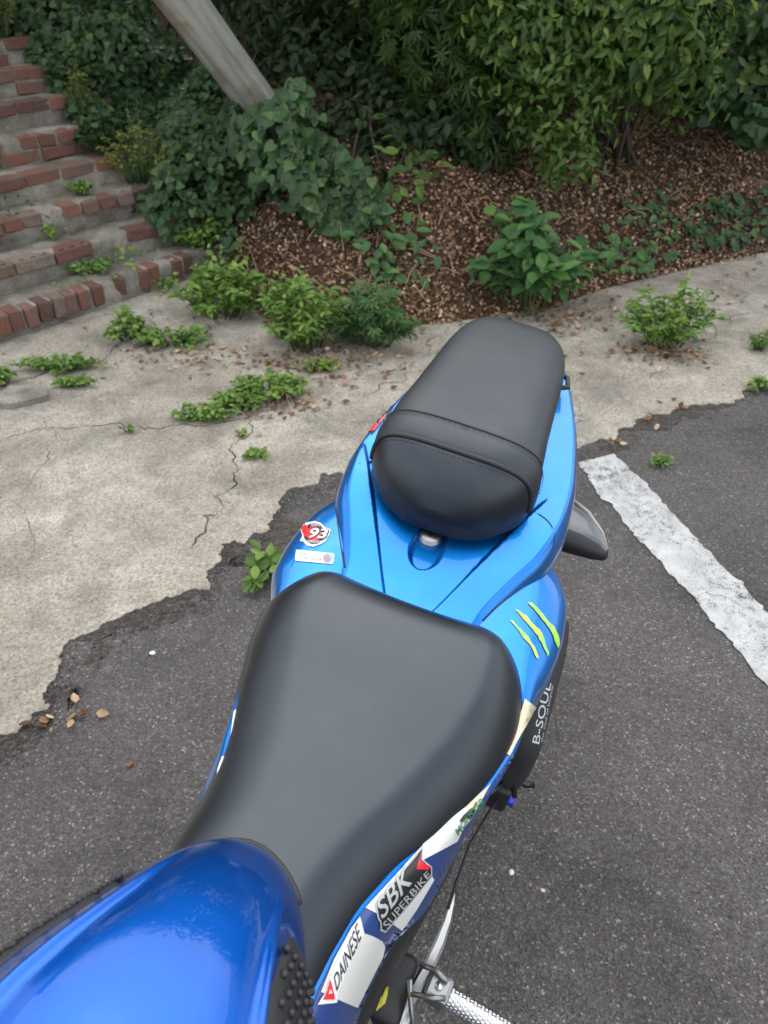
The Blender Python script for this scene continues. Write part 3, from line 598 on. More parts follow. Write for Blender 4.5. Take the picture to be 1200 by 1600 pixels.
bushy('broadleaf_plant', 'large broad-leaved green plant at the foot of the brown bank', 822, 486, 0.345, 0.276, 0.476, 325, (.07, .115), 'oval', 'broadleaf', 63, parts=190, stems=34)
bushy('weed_clump', 'round isolated weed clump standing on bare concrete', 1042, 540, 0.230, 0.172, 0.272, 775, (.03, .055), 'narrow', 'weed', 64, stems=40)
bushy('weed_clump', 'yellow-green weed clump below the end of the lowest step', 350, 498, 0.24, 0.19, 0.25, 900, (.025, .05), 'oval', 'weed', 65, stems=30)
bushy('creeping_weed', 'low creeping weed reaching from the steps across the concrete', 272, 540, 0.184, 0.115, 0.075, 475, (.016, .034), 'oval', 'weed', 66, stems=40)
bushy('creeping_weed', 'low strip of weed in the concrete crack, largest on the apron', 420, 622, 0.172, 0.086, 0.090, 775, (.016, .032), 'oval', 'weed', 67, stems=50)
bushy('creeping_weed', 'thin end of the weed strip in the concrete crack', 318, 655, 0.127, 0.046, 0.053, 325, (.014, .028), 'oval', 'weed', 68, stems=30)
bushy('creeping_weed', 'small flat weed rosette alone on the concrete', 402, 716, 0.048, 0.034, 0.030, 75, (.014, .026), 'oval', 'weed', 69, stems=14)
bushy('creeping_weed', 'tiny weed tuft in the crack just above the flat rosette', 378, 684, 0.025, 0.023, 0.030, 37, (.01, .02), 'oval', 'weed', 70, stems=8)
bushy('leafy_weed', 'leafy weed pressed against the tail of the motorcycle', 412, 905, 0.063, 0.063, 0.090, 55, (.03, .05), 'oval', 'weed', 71, parts=30, stems=10)
bushy('grass_tuft', 'small grass tuft on the asphalt beside the painted line', 1030, 727, 0.040, 0.025, 0.033, 112, (.012, .024), 'narrow', 'weed', 72, stems=24)
bushy('creeping_weed', 'weed patch below the steps beside the broken paving', 95, 580, 0.184, 0.063, 0.068, 400, (.016, .03), 'oval', 'weed', 73, stems=36)
bushy('creeping_weed', 'weed between the broken paving and the concrete crack', 122, 606, 0.092, 0.040, 0.045, 187, (.014, .026), 'oval', 'weed', 74, stems=20)
bushy('creeping_weed', 'weed strip against the foot of the lowest step', 200, 530, 0.081, 0.149, 0.120, 300, (.02, .038), 'oval', 'weed', 75, stems=26)
bushy('creeping_weed', 'weed tuft at the concrete edge far beyond the painted line', 1188, 612, 0.057, 0.034, 0.053, 100, (.014, .03), 'oval', 'weed', 76, stems=14)
bushy('creeping_weed', 'weed tuft on the concrete beyond the round isolated clump', 1186, 548, 0.069, 0.057, 0.102, 137, (.018, .034), 'narrow', 'weed', 77, stems=16)
bushy('creeping_weed', 'weed patch at the very corner of the broken paving', 5, 604, 0.081, 0.057, 0.075, 175, (.016, .03), 'oval', 'weed', 78, stems=18)
bushy('creeping_weed', 'tiny weed sprig in the crack below the weed strip', 200, 678, 0.023, 0.017, 0.030, 30, (.01, .018), 'oval', 'weed', 79, stems=6)
bushy('creeping_weed', 'thin weed between the strip and the bushy clumps', 500, 582, 0.103, 0.034, 0.051, 162, (.014, .026), 'oval', 'weed', 80, stems=18)
def low_vine(name, label, poly, n, size, thick, seed, mat='broadleaf', cat='vine', shape='oval', parts=0, xr=(-2.5, 4), yr=(2.9, 6), group=None):
    P, Nn = on_bank(n, poly, thick, seed, xr, yr); c = P.mean(0); base = (c[0], c[1], bank_z(c[0], c[1])); root = thing(name, label, cat, base, group)
    rr = np.random.default_rng(seed); N2, D = orient(Nn, seed, .7, .4, .4, .5); S = rr.uniform(size[0], size[1], len(P)); k = min(parts, len(P))
    if k: leaf_parts(P[:k], N2[:k], D[:k], S[:k], shape, M[mat], root)
    if k < len(P): leaves('foliage', P[k:] - np.array(base), N2[k:], D[k:], S[k:], shape, M[mat], root, seed)
    ac = Acc(); rs = random.Random(seed)
    for j in range(14):
        a, b = Vector(P[rs.randrange(len(P))]), Vector(P[rs.randrange(len(P))])
        if (a - b).length < .45: 
            a, b = a - Vector(base), b - Vector(base); ac.tube([a + Vector((0, 0, -.02)), (a + b) / 2 + Vector((0, 0, .01)), b + Vector((0, 0, -.02))], .0022, 4)
    if ac.V: ac.build('stems', M['twig'], root)
    return root
low_vine('ground_vine', 'broad-leaved vine on the leaf bank below the palmate shrub', [(530, 370), (600, 345), (690, 365), (690, 410), (660, 445), (600, 445), (560, 410)], 120, (.05, .085), .11, 81, parts=120)
low_vine('ground_vine', 'scattered vine leaves on the bank beyond the broad-leaved plant', [(920, 395), (985, 310), (1030, 300), (1060, 340), (1050, 395), (985, 440), (930, 430)], 150, (.045, .075), .10, 82, parts=150)
low_vine('ground_vine', 'dark vine mat at the top edge of the far concrete', [(1060, 345), (1120, 315), (1210, 300), (1300, 290), (1300, 350), (1200, 370), (1130, 395), (1070, 390)], 260, (.035, .06), .10, 83, 'ivy', parts=150, shape='ivy')
low_vine('ground_vine', 'thin green shoots hanging onto the bank below the dark thicket', [(590, 210), (660, 190), (690, 290), (660, 330), (610, 330)], 130, (.05, .09), .18, 84, 'pointed', parts=60)
def stp(k, a, c=.5): return sA + sp(RIGHT_END[k] + a, (k + c) * STD, (k + 1) * STH)
bushy('yellow_bush', 'yellowish small-leaved bush beside the middle steps', 0, 0, .20, .20, .34, 620, (.016, .032), 'oval', 'yellowleaf', 85, 'bush', stems=44, at_=stp(2, -.12))
bushy('yellow_bush', 'narrow yellow-green shoots beside the upper steps', 0, 0, .09, .09, .30, 240, (.016, .03), 'oval', 'yellowleaf', 86, 'bush', stems=22, at_=stp(4, -.02))
bushy('yellow_bush', 'pale yellow-green growth beside the topmost steps', 0, 0, .22, .2, .30, 420, (.016, .034), 'oval', 'yellowleaf', 94, 'bush', stems=30, at_=stp(7, .12))
bushy('step_shrub', 'green leafy shrub spilling over the end of the second step', 0, 0, .20, .18, .22, 420, (.025, .05), 'ivy', 'ivy', 95, 'shrub', stems=34, at_=stp(1, -.16))
bushy('step_shrub', 'dark ivy tuft lapping over the end of the fourth step', 0, 0, .17, .15, .20, 360, (.022, .045), 'ivy', 'ivy', 97, 'shrub', stems=30, at_=stp(3, -.05))
bushy('step_shrub', 'dark ivy tuft lapping over the end of the sixth step', 0, 0, .16, .14, .20, 320, (.022, .045), 'ivy', 'ivy', 98, 'shrub', stems=28, at_=stp(5, .02))
bushy('step_shrub', 'low green tuft on the tread of the third step', 0, 0, .10, .05, .08, 160, (.016, .032), 'oval', 'weed', 99, 'weed', stems=18, at_=stp(2, .22, .6))
bushy('step_shrub', 'low weeds along the riser above the lowest tread', 0, 0, .14, .05, .07, 200, (.016, .03), 'oval', 'weed', 100, 'weed', stems=22, at_=stp(0, .62, .8))
bushy('step_shrub', 'bright weeds growing over the end of the lowest step', 0, 0, .16, .14, .15, 300, (.02, .042), 'oval', 'weed', 96, 'weed', stems=30, at_=stp(0, .0, .2))
low_vine('ground_vine', 'leafy shoots hanging over the end of the second step', [(230, 320), (330, 330), (400, 400), (330, 440), (270, 400), (235, 360)], 420, (.03, .055), .22, 87, 'ivy', parts=120, shape='ivy')
low_vine('ground_vine', 'green weeds between the lowest step and the brown bank', [(250, 420), (300, 400), (400, 400), (415, 460), (380, 500), (320, 500)], 260, (.025, .05), .16, 88, 'weed', parts=60)
for q, (px, py, rr_, nn_, lab) in enumerate([(1040, 556, .20, 150, 'dry straw and dead leaves round the isolated weed clump'), (500, 572, .30, 220, 'dry leaf scraps gathered under the two bushy weeds'), (860, 496, .35, 220, 'dry leaf scraps at the foot of the broad-leaved plant'), (430, 640, .20, 90, 'dry scraps along the weed strip in the concrete crack'), (300, 560, .30, 110, 'dry scraps among the creeping weeds below the steps')]):
    base = Vector(gp(px, py)); g_ = np.random.default_rng(300 + q); P = np.stack([g_.normal(0, rr_ * .55, nn_), g_.normal(0, rr_ * .3, nn_), np.full(nn_, .012)], 1)
    o = leaves('dry_scraps', P, unit(np.array([[0, 0, 1.]]) + g_.normal(0, .3, (nn_, 3))), unit(g_.normal(0, 1, (nn_, 3)) * np.array([[1, 1, .15]])), g_.uniform(.010, .036, nn_), 'curl', M['litter'], None, 300 + q); o.location = base; tag(o, lab, 'leaf litter')
    ac = Acc(); rs = random.Random(q)
    for k in range(16):
        a = rs.uniform(0, 6.28); l_ = rs.uniform(.04, .10); p0 = Vector((rs.gauss(0, rr_ * .4), rs.gauss(0, rr_ * .2), .012)); ac.tube([p0, p0 + Vector((math.cos(a) * l_ * .5, math.sin(a) * l_ * .5, rs.uniform(.0, .05))), p0 + Vector((math.cos(a) * l_, math.sin(a) * l_, rs.uniform(.0, .06)))], .0011, 4)
    ac.build('dead_stalks', M['straw'], o)
# weeds growing on the treads
bushy('creeping_weed', 'middle of the weed strip in the concrete crack', 372, 640, .12, .05, .06, 420, (.015, .03), 'oval', 'weed', 93, stems=36)
for q, (k, a, n_, wd, lab) in enumerate([(1, .62, 110, .16, 'weed on the lowest tread under the perforated bricks'), (0, .42, 60, .05, 'weed spilling over the front of the lowest step'), (3, 1.0, 190, .26, 'dark weed filling the tread under the fourth step'), (5, 1.05, 130, .2, 'weed on the tread below the sixth step'), (2, .62, 40, .04, 'small sprig in the crack of the third step'), (1, .1, 70, .08, 'weed over the bricks at the end of the second step'), (7, 1.3, 90, .14, 'weed among the uppermost visible steps')]):
    base = sA + sp(RIGHT_END[k] + a - .1, k * STD - .02, k * STH + .005); root = thing('step_weed', lab, 'weed', base); rr = np.random.default_rng(90 + q)
    P = np.stack([rr.normal(0, wd, n_) * se.x + rr.normal(0, .02, n_) * sn.x, rr.normal(0, wd, n_) * se.y + rr.normal(0, .02, n_) * sn.y, rr.uniform(.0, .07, n_)], 1)
    leaves('foliage', P, unit(np.array([[.1, -.3, 1.]]) + rr.normal(0, .4, (n_, 3))), unit(rr.normal(0, 1, (n_, 3))), rr.uniform(.018, .036, n_), 'oval', M['weed' if q != 2 else 'ivy'], root, q)
# ================================================================== motorcycle
YAW, LEAN = rad(20), rad(9)
_R = Vector((math.sin(YAW), math.cos(YAW), 0)); _Lh = Vector((math.cos(YAW), -math.sin(YAW), 0)); _Z = Vector((0, 0, 1))
_S = _Lh * math.cos(LEAN) - _Z * math.sin(LEAN); _W = _Lh * math.sin(LEAN) + _Z * math.cos(LEAN)
_O = Vector(gp(590, 1000, .83 * math.cos(LEAN))) - _W * .83
BM_ = Matrix((_S, _R, _W)).transposed().to_4x4(); BM_.translation = _O; BI = BM_.inverted()
bike = thing('motorcycle', 'blue sport motorcycle with black seats leaning on its side stand', 'motorcycle'); bike.matrix_basis = BM_
CL = BI @ Vector(CAMP)
def lray(px, py): return (BI.to_3x3() @ Vector(ray(px, py))).normalized()
def pl(px, py, wv):                                    # photograph pixel -> bike coordinates at height wv
    d = lray(px, py); return CL + d * ((wv - CL.z) / d.z)
def sup(c, e): return math.copysign(abs(c) ** e, c)

# ---- rider seat
hwS = tab([-.42, -.31, -.265, -.215, -.15, -.07, -.005, .03, .062, .085, .098, .106, .110], [.087, .085, .0895, .097, .119, .149, .1635, .1655, .157, .144, .129, .112, .095])
xcS = tab([-.42, -.31, -.265, -.215, -.15, -.07, -.005, .04, .11], [-.008, -.006, -.004, .0045, .0155, .0195, .0165, .0125, .0125])
zcS = tab([-.42, -.31, -.24, -.187, -.13, -.07, 0, .045, .072, .092, .104, .110], [.806, .808, .810, .812, .816, .823, .834, .838, .834, .822, .804, .788])
exS = tab([-.42, -.25, -.15, -.05, .05, .13], [1.05, 1.0, .92, .80, .66, .54])
X0 = .0125; ZB = .768
shS = tab([-.42, -.26, -.18, -.10, -.02, .05, .11], [.34, .38, .46, .55, .62, .64, .64])     # where the flat top rolls over into the flank
def seat_pt(u, t):
    a = abs(t); t0 = shS(u); k = max(0, (a - t0) / (1 - t0)); zt = zcS(u); x_ = hwS(u) * t
    g_ = .72 * k ** 1.7 + .28 * (1 - math.sqrt(max(0, 1 - k ** 4)))
    cc = .014 * sstep(-.02, .10, u) * (1 - min(1, abs(x_) / .115) ** 2)
    return Vector((xcS(u) + x_, u - cc, zt - .007 * a * a - (zt - .007 - ZB) * g_))
ST = np.sin(np.linspace(math.pi / 2, -math.pi / 2, 65)); ST = .35 * ST + .65 * np.linspace(1, -1, 65)
us = list(np.linspace(-.40, .062, 60)) + list(np.linspace(.067, .110, 16))
rows = []
for u in us:
    rw = [seat_pt(u, t) for t in ST]; h = hwS(u)
    rows.append([Vector((xcS(u) + h * .9, u - .004, ZB - .012))] + rw + [Vector((xcS(u) - h * .9, u - .004, ZB - .012))])
rows.append([Vector((X0 + (v.x - X0) * .93, v.y - .004, ZB - .008 + (v.z - ZB) * .15)) for v in rows[-1]])
seat = grid('rider_seat', rows, M['seat'], bike, cap=(True, True), flip=True); seat['label'] = 'smooth black vinyl rider seat'
# welt where the cover is tucked under
ed = [Vector((xcS(u) + hwS(u) * .995, u, ZB - .001)) for u in us] + [Vector((X0 + t * hwS(.11), .1115 - .014 * (1 - min(1, abs(t * hwS(.11)) / .115) ** 2), ZB + .004)) for t in np.linspace(.9, -.9, 14)] + [Vector((xcS(u) - hwS(u) * .995, u, ZB - .001)) for u in us[::-1]]
tube('seat_edge', ed, .0028, M['rubber'], bike, 8)

# ---- side panels (blue, with chequered stripes)
SP = [(-.62, (.03, .78), (.10, .77), (.135, .72), (.142, .62)), (-.50, (.03, .79), (.088, .785), (.12, .74), (.128, .64)), (-.42, (.03, .79), (.078, .783), (.106, .74), (.119, .66)), (-.34, (.03, .785), (.073, .778), (.100, .745), (.118, .67)), (-.31, (.03, .785), (.072, .777), (.099, .748), (.117, .68)),
      (-.24, (.03, .78), (.087, .776), (.111, .75), (.124, .69)), (-.187, (.05, .78), (.112, .775), (.134, .75), (.147, .695)), (-.133, (.07, .78), (.140, .774), (.152, .75), (.157, .70)),
      (-.077, (.09, .78), (.1645, .774), (.170, .75), (.168, .70)), (-.007, (.10, .78), (.177, .775), (.183, .75), (.181, .70)), (.05, (.10, .785), (.173, .785), (.191, .757), (.188, .70)),
      (.10, (.085, .792), (.162, .795), (.199, .766), (.196, .70)), (.155, (.09, .806), (.160, .803), (.2035, .770), (.198, .70)), (.205, (.10, .815), (.160, .806), (.2005, .772), (.19, .70)),
      (.245, (.11, .82), (.155, .803), (.188, .774), (.178, .70)), (.285, (.10, .81), (.142, .79), (.170, .765), (.160, .70)), (.33, (.09, .79), (.125, .77), (.145, .74), (.14, .69))]
spu = [q[0] for q in SP]; spt = [[tab(spu, [q[j][c] for q in SP]) for c in (0, 1)] for j in (1, 2, 3, 4)]
def bez(p, t):                                         # rounded profile through four control points
    k = t * 3; i = min(int(k), 2); f = k - i; g_ = lambda j: Vector(p[min(max(j, 0), 3)]); a, b, c, d = g_(i - 1), g_(i), g_(i + 1), g_(i + 2)
    return .5 * ((2 * b) + (c - a) * f + (2 * a - 5 * b + 4 * c - d) * f * f + (3 * b - a - 3 * c + d) * f ** 3)
tuck = tab([-.60, -.24, -.16, -.10, -.04, .0, .05, .10], [.0, .001, .007, .017, .024, .025, .013, .0])
def side_rows(sg):
    rows = []
    for u in np.linspace(-.60, .33, 110):
        p = [(f[0](u), f[1](u)) for f in spt]; row = []
        for t in np.linspace(0, 1, 31):
            q = bez(p, t); row.append(Vector((q.x if sg > 0 else 2 * X0 - q.x + tuck(u), u, q.y)))
        q = p[3]; row.append(Vector((q[0] - .012 if sg > 0 else 2 * X0 - q[0] + .012, u, q[1] - .004))); rows.append(row)
    return rows
spR = side_rows(1); spL = side_rows(-1)
sideR = grid('side_panel', spR, M['blue'], bike, flip=False); sideL = grid('side_panel', spL, M['blue'], bike, flip=True)

# ---- tail cowl
hwT = tab([.05, .115, .18, .22, .26, .30, .36, .42, .5, .56, .62, .66, .685, .70], [.078, .090, .118, .138, .149, .154, .152, .144, .128, .111, .092, .074, .050, .012])
ztT = tab([.05, .115, .18, .26, .34, .45, .6, .69], [.792, .806, .826, .850, .862, .874, .890, .896])
def vL(u): return -.022 + (u - .10) * (-.083 / .15)
def vR(u): return .042 + (u - .11) * (.063 / .16)
def lock_recess(x, u):
    dx = abs(x - .002) / .0225; t = (u - .150) / .09
    wv = 1 - dx * dx - max(0, .35 - t) ** 2 * 9
    return -.013 * sstep(0, .5, wv) if 0 < t < 1.6 else 0
rows = []
TU = list(np.linspace(.05, .34, 130)) + list(np.linspace(.345, .70, 60))
for u in TU:
    h, zt = hwT(u), ztT(u); row = []
    for t in np.linspace(-1, 1, 141):
        a = abs(t)
        if a < .82:
            x = X0 * .5 + t / .82 * h * .96; z = zt - .004 * (t / .82) ** 2
            if u < .36:
                inn = min(sstep(vL(u) - .004, vL(u) + .001, x), 1 - sstep(vR(u) - .001, vR(u) + .004, x)); fade = 1 - sstep(.27, .34, u)
                z -= .0065 * inn * fade; z += lock_recess(x, u)
                # swell of the outer facets
                z += .004 * (1 - inn) * sstep(.08, .2, u) * fade
        else:
            k = (a - .82) / .18; an = k * math.pi / 2 * 1.02
            low = .10 if u > .3 else .055 + .045 * sstep(.2, .3, u)
            x = X0 * .5 + math.copysign(h * .96 + .016 * math.sin(min(an * 1.6, math.pi / 2)) - .012 * max(0, k - .6), t); z = zt - .004 - low * (1 - math.cos(an)) ** .8
        row.append(Vector((x, u, z)))
    rows.append(row)
tail = grid('tail_cowl', rows, M['blue'], bike, cap=(False, False), flip=True); tail['label'] = 'glossy blue tail cowl'
tail_rows = rows
# tail underside and end
tube('tail_light', [(-.045, .675, .85), (.0, .69, .85), (.045, .675, .85)], .014, M['d_red'], bike)
ac = Acc(); Vv = []
urs = np.linspace(.12, .67, 14)
rows = [[Vector((X0 * .5 + sx * hwT(u) * .9, u, ztT(u) - dz)) for sx, dz in ((-1, .09), (-.8, .14), (.8, .14), (1, .09))] for u in urs]
grid('undertray', rows, M['black'], bike, cap=(True, True))
# ---- key lock
bm = bmesh.new(); bmesh.ops.create_cone(bm, cap_ends=True, segments=36, radius1=.0160, radius2=.0155, depth=.012); bmesh.ops.bevel(bm, geom=[e for e in bm.edges if e.calc_face_angle(0) > .8], offset=.0015, segments=2, affect='EDGES')
lock = from_bm('key_lock', bm, M['steel'], bike, True); lkp = pl(672, 840, .8165); lock.matrix_basis = Matrix.Translation(lkp) @ Matrix.Rotation(rad(14), 4, 'X')
bm = bmesh.new(); bmesh.ops.create_cone(bm, cap_ends=True, segments=30, radius1=.0128, radius2=.0124, depth=.003); kf = from_bm('lock_face', bm, M['lock_metal'], lock, True); kf.location = (0, 0, .0058)
ks = from_bm('key_slot', box_bm(.0022, .009, .003), M['black'], lock); ks.location = (0, 0, .0070)

# ---- pillion seat
PX0 = -.001
hwP = tab([.190, .194, .200, .211, .227, .25, .275, .31, .35, .45, .52, .57, .605, .625, .634], [.018, .038, .057, .077, .094, .108, .112, .109, .105, .099, .095, .087, .071, .056, .046])
zcP = tab([.190, .194, .200, .211, .227, .244, .264, .30, .40, .50, .57, .61, .634], [.876, .888, .904, .925, .942, .951, .957, .961, .967, .971, .969, .962, .944])
zbP = tab([.190, .30, .634], [.862, .878, .900])
def pil_pt(u, th, off=0.0):
    c, s_ = math.cos(th), math.sin(th); e = .74 - .28 * sstep(.22, .34, u); b = zbP(u); zt = zcP(u)
    p = Vector((PX0 + (hwP(u) + off * abs(c)) * sup(c, e), u, b + (zt + off * abs(s_) - b) * abs(s_) ** e)); return p
PTH = np.linspace(0, math.pi, 61)
def seam(c, e, th): return c + (e - c) * math.cos(th) ** 2      # the seams bow forward in the middle
def seam1(th): return seam(.233, .254, th)
def seam2(th): return seam(.274, .290, th)
grid('front_pad', [[pil_pt(.190 + (seam1(th) - .190) * t, th) for th in PTH] for t in np.linspace(0, 1, 34)], M['seat'], bike, cap=(True, False), flip=True)['label'] = 'smooth black nose of the pillion seat'
grid('top_pad', [[pil_pt(seam2(th) + (.634 - seam2(th)) * t, th) for th in PTH] for t in np.linspace(0, 1, 50)], M['pillion'], bike, cap=(False, True), flip=True)['label'] = 'matt black top of the pillion seat'
rows = []
for t in np.linspace(0, 1, 12):
    of = .0028 * math.sin(math.pi * t) ** .6 + .0002 if 0 < t < 1 else -.0015
    rows.append([pil_pt(seam1(th) - .002 + (seam2(th) - seam1(th) + .004) * t, th, of) for th in PTH])
band = grid('seat_band', rows, M['pillion'], bike, flip=True)
tube('piping', [pil_pt(seam1(th) - .001, th, .0012) for th in np.linspace(.02, math.pi - .02, 60)], .0034, M['rubber'], band, 8)
tube('seam_groove', [pil_pt(seam2(th) + .001, th, .0006) for th in np.linspace(.02, math.pi - .02, 60)], .0014, M['black'], band, 6)
for f_, d_, of in ((seam1, -.0075, .0004), (seam2, -.007, .0042)):
    ac = Acc(); ths = np.linspace(.04, math.pi - .04, 170)
    for a, b2 in zip(ths[::2], ths[1::2]): ac.tube([pil_pt(f_(t) + d_, t, of) for t in (a, (a + b2) / 2, b2)], .0006, 4)
    ac.build('stitching', M['thread'], band)
base_rows = [[Vector((PX0 + hwP(u) * sx, u, zbP(u) - dz)) for sx, dz in ((.97, -.004), (.99, .012), (.9, .022), (-.9, .022), (-.99, .012), (-.97, -.004))] for u in np.linspace(.194, .63, 40)]
grid('seat_base', base_rows, M['black'], bike, cap=(True, True), flip=True)
tube('grab_strap', [pil_pt(.545, .02) + Vector((.0, 0, .0)), pil_pt(.55, .0) + Vector((.012, .004, .012)), pil_pt(.575, .0) + Vector((.012, .01, .010)), pil_pt(.585, .02)], .004, M['rubber'], bike)

# ---- fuel tank
TX0 = -.017
hwK = tab([-.80, -.70, -.55, -.45, -.41, -.38, -.35, -.32, -.295, -.275, -.262, -.252], [.12, .140, .150, .139, .125, .110, .095, .082, .069, .054, .037, .016])
ztK = tab([-.80, -.70, -.55, -.45, -.40, -.35, -.31, -.285, -.265, -.252], [.90, .925, .935, .925, .912, .892, .868, .849, .830, .806])
def tank_pt(u, th, off=0.0):
    e = .70; c, s_ = math.cos(th), math.sin(th); b = .735; h = hwK(u) + off * abs(c); zt = ztK(u) + off * abs(s_)
    x = TX0 + h * sup(c, e); z = b + (zt - b) * abs(s_) ** (e * .95)
    k = sstep(-.27, -.36, u)                            # raised crease on each shoulder of the top plane
    d = (abs(c) - .52) / .04; z += k * .0042 * math.exp(-d * d)
    z -= k * .0055 * (1 - sstep(.40, .56, abs(c)))
    return Vector((x, u, z))
TH = np.linspace(0, math.pi, 121)
tk_rows = [[tank_pt(u, th) for th in TH] for u in np.linspace(-.80, -.252, 110)]
tank = grid('fuel_tank', tk_rows, M['blue_darkened'], bike, cap=(True, True), flip=True); tank['label'] = 'glossy blue fuel tank'
# gasket between tank and seat
gk = []
sb = BVHTree.FromPolygons([v.co for v in seat.data.vertices], [p.vertices[:] for p in seat.data.polygons])
for th in np.linspace(-1.05, 1.05, 60):
    # follow the tank skin at seat height
    a = math.pi / 2 - th; best = None
    for u in np.linspace(-.42, -.2525, 170):
        p = tank_pt(u, a); q = sb.ray_cast(Vector((p.x, p.y, 1.2)), Vector((0, 0, -1)))
        if q[0] is not None and p.z > q[0].z: best = Vector((p.x, p.y, q[0].z + .001))
    if best is not None: gk.append(best)
if len(gk) > 4: tube('tank_gasket', gk, .0030, M['rubber'], tank, 8)
# rubber knee grips with studs
def grip(sg):
    a0, a1 = (.26, 1.0) if sg > 0 else (math.pi - .22, math.pi - .80); rows = []
    n1, n2 = 40, 16
    for i, u in enumerate(np.linspace(-.56, -.325, n1)):
        e = min(1, (i + 1) / 5, (n1 - i) / 9); row = []
        for j, t in enumerate(np.linspace(0, 1, n2)):
            tt = .5 + (t - .5) * (.35 + .65 * math.sqrt(e)); of = .0045 if 0 < j < n2 - 1 and 0 < i < n1 - 1 else .0; row.append(tank_pt(u, a0 + (a1 - a0) * tt, of))
        rows.append(row)
    pad = grid('knee_grip', rows, M['rubber'], tank, flip=sg > 0); ac = Acc()
    for i, u in enumerate(np.arange(-.55, -.335, .0095)):
        for j, t in enumerate(np.linspace(.12, .88, 6)):
            tt = t + (.06 if i % 2 else 0)
            if tt > .92: continue
            a = a0 + (a1 - a0) * tt; p = tank_pt(u, a, .0045); nn = (tank_pt(u, a, .02) - p).normalized()
            if nn.length == 0: continue
            ac.tube([p - nn * .001, p + nn * .0022, p + nn * .0036, p + nn * .0042], [.0032, .0030, .0020, .0006], 8)
    ac.build('grip_studs', M['rubber'], pad); return pad
grip(1); grip(-1)

# ---- frame, engine, wheels and the rest below
fx = tab([-.62, -.4, -.3, -.2, -.1, -.05, 0, .1, .2], [.128, .119, .122, .140, .158, .163, .166, .165, .13])
for sg in (1, -1):
    rows = []
    for u in np.linspace(-.60, .18, 40):
        x = fx(u); d = spt[3][1](u); pr = [(x - .012, d + .004), (x - .002, d - .012), (x + .004, d - .06), (x, d - .11), (x - .05, d - .15)]
        rows.append([Vector((xx if sg > 0 else 2 * X0 - xx, u, z)) for xx, z in pr])
    fo = grid('frame_cover', rows, M['black'], bike, flip=sg < 0)
    if sg > 0: frameR = fo
def rbox(name, c, s, mat, parent=bike, bev=.02, seg=3):
    o = from_bm(name, box_bm(*s, bev, seg), mat, parent, True); o.location = c; return o
rbox('engine', (0, -.46, .42), (.30, .44, .34), M['steel'], bev=.05); rbox('subframe', (X0, -.02, .66), (.17, .50, .12), M['black']); rbox('battery_box', (X0, .12, .70), (.20, .34, .10), M['black'], bev=.03)
def wheel(y):
    rows = []
    for a in np.linspace(0, 2 * math.pi, 73):
        rows.append([Vector((.088 * math.cos(b), y + math.cos(a) * (.255 + .052 * math.sin(b)), .306 + math.sin(a) * (.255 + .052 * math.sin(b)))) for b in np.linspace(0, 2 * math.pi, 25)])
    wh = link(bpy.data.objects.new('wheel', None), bike); grid('tyre', rows, M['tyre'], wh)
    rows = [[Vector((x, y + math.cos(a) * r_, .306 + math.sin(a) * r_)) for x, r_ in ((-.06, .215), (-.055, .195), (0, .185), (.055, .195), (.06, .215))] for a in np.linspace(0, 2 * math.pi, 49)]
    grid('rim', rows, M['black_gloss'], wh)
    for k in range(6): 
        a = k * math.pi / 3; tube('spoke', [(0, y, .306), (0, y + math.cos(a) * .19, .306 + math.sin(a) * .19)], [.022, .014], M['black_gloss'], wh, 8)
    tube('axle', [(-.12, y, .306), (.12, y, .306)], .02, M['steel'], wh, 12)
wheel(.34); wheel(-1.06)
for sg in (-1, 1):
    tube('swingarm', [(sg * .09, -.18, .40), (sg * .115, .05, .36), (sg * .115, .34, .306)], [.035, .032, .028], M['steel'], bike, 10); tube('fork', [(sg * .10, -1.06, .306), (sg * .10, -.80, .86)], .026, M['steel'], bike, 12)
    tube('handlebar', [(sg * .10, -.80, .88), (sg * .22, -.74, .87), (sg * .34, -.66, .85)], [.016, .015, .016], M['black'], bike, 10)
rows = [[Vector((h * math.cos(a), u, .62 + .26 * math.sin(a))) for a in np.linspace(-.9, math.pi + .9, 30)] for u, h in ((-1.25, .03), (-1.2, .10), (-1.08, .17), (-.9, .21), (-.80, .20))]
grid('front_fairing', rows, M['blue'], bike)
for sg in (-1, 1):
    rows = [[Vector((sg * (x + .02 * math.sin(t * 3)), u, .70 - .38 * t)) for t in np.linspace(0, 1, 8)] for u, x in ((-.95, .20), (-.75, .215), (-.58, .205), (-.45, .19), (-.40, .178))]
    grid('side_fairing', rows, M['blue'], bike, flip=sg > 0)
gz = .33 * math.tan(LEAN); tube('side_stand', [(.10, -.46, .30), (.24, -.50, .15), (.33, -.52, gz + .012)], [.014, .013, .012], M['black'], bike, 10)

# ---- left foot controls: heel guard, peg, bracket
hp = [(709, 1392), (706, 1412), (699, 1440), (687, 1473), (672, 1505), (654, 1537), (636, 1568), (622, 1596), (610, 1630)]
wd = [.003, .007, .010, .0125, .0135, .0135, .0135, .014, .015]; HP = [pl(x, y, .455 - .012 * i) for i, (x, y) in enumerate(hp)]
V, Fc = [], []
for i, p in enumerate(HP):
    t = (HP[min(i + 1, 8)] - HP[max(i - 1, 0)]).normalized(); sd = t.cross(Vector((0, 0, 1))).normalized(); k = wd[i]
    for a, z in ((-.5, -.035), (-.5, .0), (-.28, .004), (.28, .004), (.5, .0), (.5, -.035 * min(1, i / 3))): V.append(p + sd * k * 1.15 * a + Vector((0, 0, z if z >= 0 else z * min(1, i / 3 + .15))))
for i in range(len(HP) - 1):
    for j in range(6): Fc.append((i * 6 + j, i * 6 + (j + 1) % 6, (i + 1) * 6 + (j + 1) % 6, (i + 1) * 6 + j))
Fc += [tuple(range(6)), tuple(range(48, 54))[::-1]]
